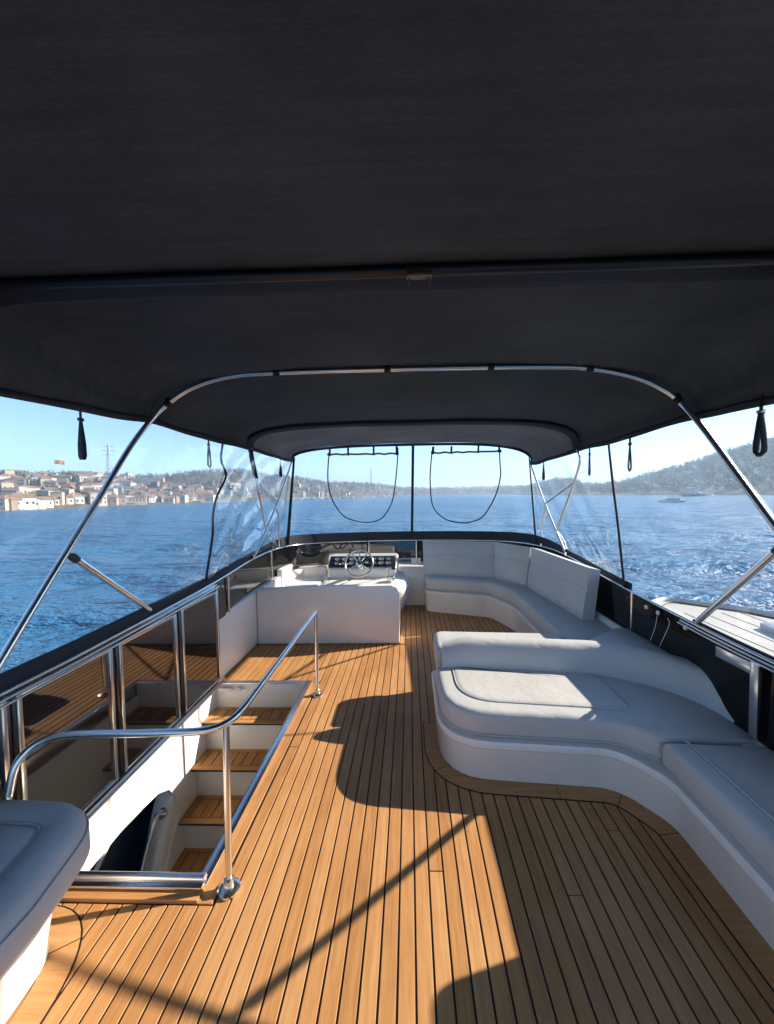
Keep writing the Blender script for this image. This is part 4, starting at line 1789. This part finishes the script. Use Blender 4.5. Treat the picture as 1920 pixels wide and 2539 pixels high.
def fw_pt(u, v):
    """u across -1..1, v 0 at the skirt, 1 at the front bow"""
    k = (u + 1) / 2 * (len(FW) - 1)
    i = min(int(k), len(FW) - 2)
    b = FW[i].lerp(FW[i + 1], k - i) + Vector((0, .012, .13))
    xl, xr, zl, zr, zc, n = edge_pars(5.52)
    cx, w = (xl + xr) / 2, (xr - xl) / 2 - .01
    x = b.x / 1.70 * w + cx
    t = max(-1, min(1, (x - cx) / w))
    zz = zl + (zr - zl) * (t + 1) / 2
    z = zz + (zc - zz) * max(0, 1 - abs(t) ** n) ** (1 / n)
    T = Vector((x, 5.50 + .05 * (1 - t * t), z - .02))
    return b.lerp(T, v)


ft = thing('forward_curtain', 'navy framed clear vinyl front curtain with two zip windows', 'curtain', (0, 5.8, 1.0))
for (a, b) in ((-.985, -.012), (.012, .985)):
    bm = NB()
    grid_surf(bm, [[fw_pt(a + (b - a) * i / 40, j / 12) for i in range(41)] for j in range(13)])
    finish('vinyl_sheet', bm, CLEAR, ft, smooth=80)


def fw_u(x, z):
    """u,v of a point on the forward curtain by its x and height"""
    best = min((abs(fw_pt(u, .5).x - x), u) for u in np.linspace(-1, 1, 401))[1]
    b, tt = fw_pt(best, 0), fw_pt(best, 1)
    return best, (z - b.z) / (tt.z - b.z)


def fw_line(pts, w, th, name, m, n=6):
    out = []
    for x, z in pts:
        u, v = fw_u(x, z)
        out.append(fw_pt(u, v) + Vector((0, -.006, 0)))
    return webbing(out, w, th, name, m, ft, n)


bm = NB()
for u in (0,):
    p0, p1 = fw_pt(u, -.02), fw_pt(u, 1.0)
    tube(bm, [p0, p1], .02, 8, flat=.35)
finish('centre_strip', bm, NAVY, ft)
for u, w_ in ((-.985, .045), (.985, .022)):
    bm = NB()
    rows = []
    sgn = 1 if u < 0 else -1
    for o_ in (-.008, .008):
        rows_ = []
    A = [fw_pt(u, v / 10) for v in range(-1, 11)]
    wv = [w_ * (1.0 - .35 * v / 10) for v in range(-1, 11)]
    rows = [[p + Vector((0, -.004, 0)) for p in A], [p + Vector((sgn * w, -.004, 0)) for p, w in zip(A, wv)], [p + Vector((sgn * w, .006, 0)) for p, w in zip(A, wv)], [p + Vector((0, .006, 0)) for p in A]]
    rows.append(rows[0])
    grid_surf(bm, rows)
    bmesh.ops.remove_doubles(bm, verts=bm.verts, dist=1e-5)
    finish('corner_strip', bm, NAVY, ft)
bm = NB()
rows = [[fw_pt(q / 40, 1.0) + Vector((0, -.004, .012)) for q in range(-40, 41)], [fw_pt(q / 40, 1.0) + Vector((0, -.006, -.018)) for q in range(-40, 41)]]
grid_surf(bm, rows)
solidify(finish('top_strip', bm, NAVY, ft), .006, 0)
Lz = [(-1.14, 2.27), (-1.17, 2.0), (-1.17, 1.76), (-1.12, 1.52), (-.98, 1.30), (-.82, 1.215), (-.65, 1.18), (-.48, 1.20), (-.37, 1.28), (-.26, 1.48), (-.20, 1.75), (-.17, 2.05), (-.165, 2.27)]
Rz = [(.33, 2.27), (.315, 2.0), (.31, 1.74), (.37, 1.41), (.54, 1.22), (.78, 1.155), (.95, 1.175), (1.10, 1.265), (1.24, 1.54), (1.30, 1.83), (1.285, 2.05), (1.28, 2.22)]
fw_line(Lz, .009, .6, 'window_zip', BLACK)
fw_line(Rz, .009, .6, 'window_zip', BLACK)
for xs, zt in (((-1.14, -.88, -.51, -.18), 2.29), ((.34, .60, .98, 1.27), 2.27)):
    fw_line([(x_, 2.185 + .006 * math.sin(x_ * 40)) for x_ in np.linspace(xs[0], xs[-1], 12)], .014, .5, 'rolled_hem', simple('hem_grey', (.22, .23, .25), .6), 3)
    for x_ in xs:
        fw_line([(x_, zt), (x_, 2.165)], .014, .5, 'roll_strap', BLACK)
    for x_ in (xs[0] - .01, xs[-1] + .01):
        u, v = fw_u(x_, 2.185)
        q = fw_pt(u, v) + Vector((0, -.012, 0))
        bm = NB()
        tube(bm, [q - Vector((.022, 0, 0)), q + Vector((.022, 0, 0))], .02, 10)
        finish('strap_buckle', bm, BLACK, ft)


# hanging straps
def strap(p, L, wide, label, loop):
    p = Vector(p)
    t = thing('strap', label, 'strap', p - Vector((0, 0, L)), 'black straps hanging from the canopy edge')
    bm = NB()
    tube(bm, [p + Vector((0, 0, .02)), p - Vector((0, 0, L * .22))], wide * .30, 8, flat=.35)
    finish('tape', bm, BLACK, t)
    bm = NB()
    box(bm, p.x - .008, p.x + .008, p.y - wide * .55, p.y + wide * .55, p.z - L * .25, p.z - L * .19, .002)
    finish('buckle', bm, STEEL if loop == 2 else PLAST, t)
    bm = NB()
    if loop:
        pts = []
        for k in range(25):
            a = k / 24
            s = -1 if a < .5 else 1
            q = a * 2 if a < .5 else (1 - a) * 2
            z = p.z - L * .24 - q * L * .76
            wob = wide * .75 * math.sin(min(1, q) * math.pi * .5) * (1 if q < .9 else (1 - (q - .9) * 8))
            pts.append((p.x + .002 * s, p.y + s * max(0, wob), z))
        tube(bm, pts, .008 if loop == 1 else .016, 8, flat=.5 if loop == 1 else .4)
    else:
        tube(bm, [p - Vector((0, 0, L * f)) for f in (.22, .4, .7, .92, 1.0)], [wide * .35, wide * .6, wide * .95, wide, wide * .7], 10, flat=.4)
    finish('loop', bm, BLACK, t, smooth=60)


strap((-1.655, 1.92, 2.06), .26, .024, 'fat black strap hanging ahead of the port hoop leg', 0)
strap((-1.665, 3.19, 2.09), .24, .026, 'thin black loop strap hanging beside the wavy zip edge', 1)
strap((-1.66, 4.97, 2.07), .22, .022, 'short black strap hanging by the port bow corner', 0)
strap((1.70, 1.93, 2.03), .27, .034, 'wide black loop strap hanging behind the starboard hoop leg', 2)
strap((1.715, 3.06, 2.02), .27, .030, 'black loop strap hanging between hoop leg and straight zip edge', 1)
strap((1.72, 3.74, 2.01), .26, .024, 'thin loop strap hanging between straight zip edge and bow struts', 1)
strap((1.715, 4.98, 1.99), .24, .020, 'short black strap hanging by the starboard bow corner', 0)


# ------------------------------------------------------------------ white yacht lying alongside to starboard
def alongside():
    t = thing('moored_yacht', 'large white yacht bow with pale foredeck lying alongside to starboard', 'boat', (7.5, 4, SEA_Z))
    pl = rpoly([(4.9, -9, .1), (10.9, -9, .1), (10.6, 4.5, 2.5), (7.9, 9.2, 1.2), (6.6, 10.3, .6), (5.75, 9.6, .8), (4.95, 6.0, 2.5)], 10)
    pl = pl if area(pl) > 0 else pl[::-1]
    bm = NB()
    rings_solid(bm, pl, [(.9, SEA_Z - .4), (.35, -2.9), (.10, -1.9), (.0, -1.30), (.02, -1.19), (.10, -1.16), (.16, -1.20), (.17, -1.25)])
    finish('hull', bm, simple('cream_hull_paint', (.50, .46, .39), .5, var=.12, vscale=1.2), t, smooth=50)
    bm = NB()
    cab = rpoly([(5.9, -6, .2), (9.8, -6, .2), (9.6, 4.0, 1.2), (8.4, 6.2, 1), (7.0, 6.6, .8), (6.1, 4.4, 1.2)], 8)
    rings_solid(bm, cab if area(cab) > 0 else cab[::-1], [(0, -1.3), (.1, -1.05), (.5, -.86), (.9, -.80), (1.2, -.78)])
    finish('coachroof', bm, simple('pale_grey_deck', (.55, .57, .60), .5, var=.05), t, smooth=60)
    bm = NB()
    hat = rpoly([(7.0, 7.3, .08), (7.7, 7.3, .08), (7.6, 8.0, .1), (7.1, 8.0, .1)], 4)
    rings_solid(bm, hat, [(0, -1.3), (0, -1.14), (.04, -1.12)])
    finish('deck_hatch', bm, simple('hatch_grey', (.35, .37, .40), .3), t)
    bm = NB()
    q = offset(pl, .30)
    tube(bm, [(p.x, p.y, -1.236) for p in q], .02, 6, True)
    finish('deck_seam', bm, GREYD, t)
    for k in range(5):
        bm = NB()
        x = 5.9 + k * .42
        box(bm, x, x + .012, 6.8, 9.0, -1.25, -1.243)
        finish('deck_seam', bm, GREYD, t, smooth=0)


alongside()

# ------------------------------------------------------------------ haze
HZ = bpy.data.materials.new('haze_air')
HZ.use_nodes = True
hn = HZ.node_tree
hn.nodes.remove(hn.nodes['Principled BSDF'])
pv = hn.nodes.new('ShaderNodeVolumePrincipled')
pv.inputs['Color'].default_value = (.58, .79, 1, 1)
pv.inputs['Density'].default_value = .0005
pv.inputs['Anisotropy'].default_value = .3
hn.links.new(pv.outputs[0], hn.nodes['Material Output'].inputs['Volume'])
bm = NB()
box(bm, -2750, 2750, -2750, 2750, SEA_Z - 1.6, 125)
finish('haze', bm, HZ, smooth=0, label='thin pale blue haze over the water', kind='stuff')
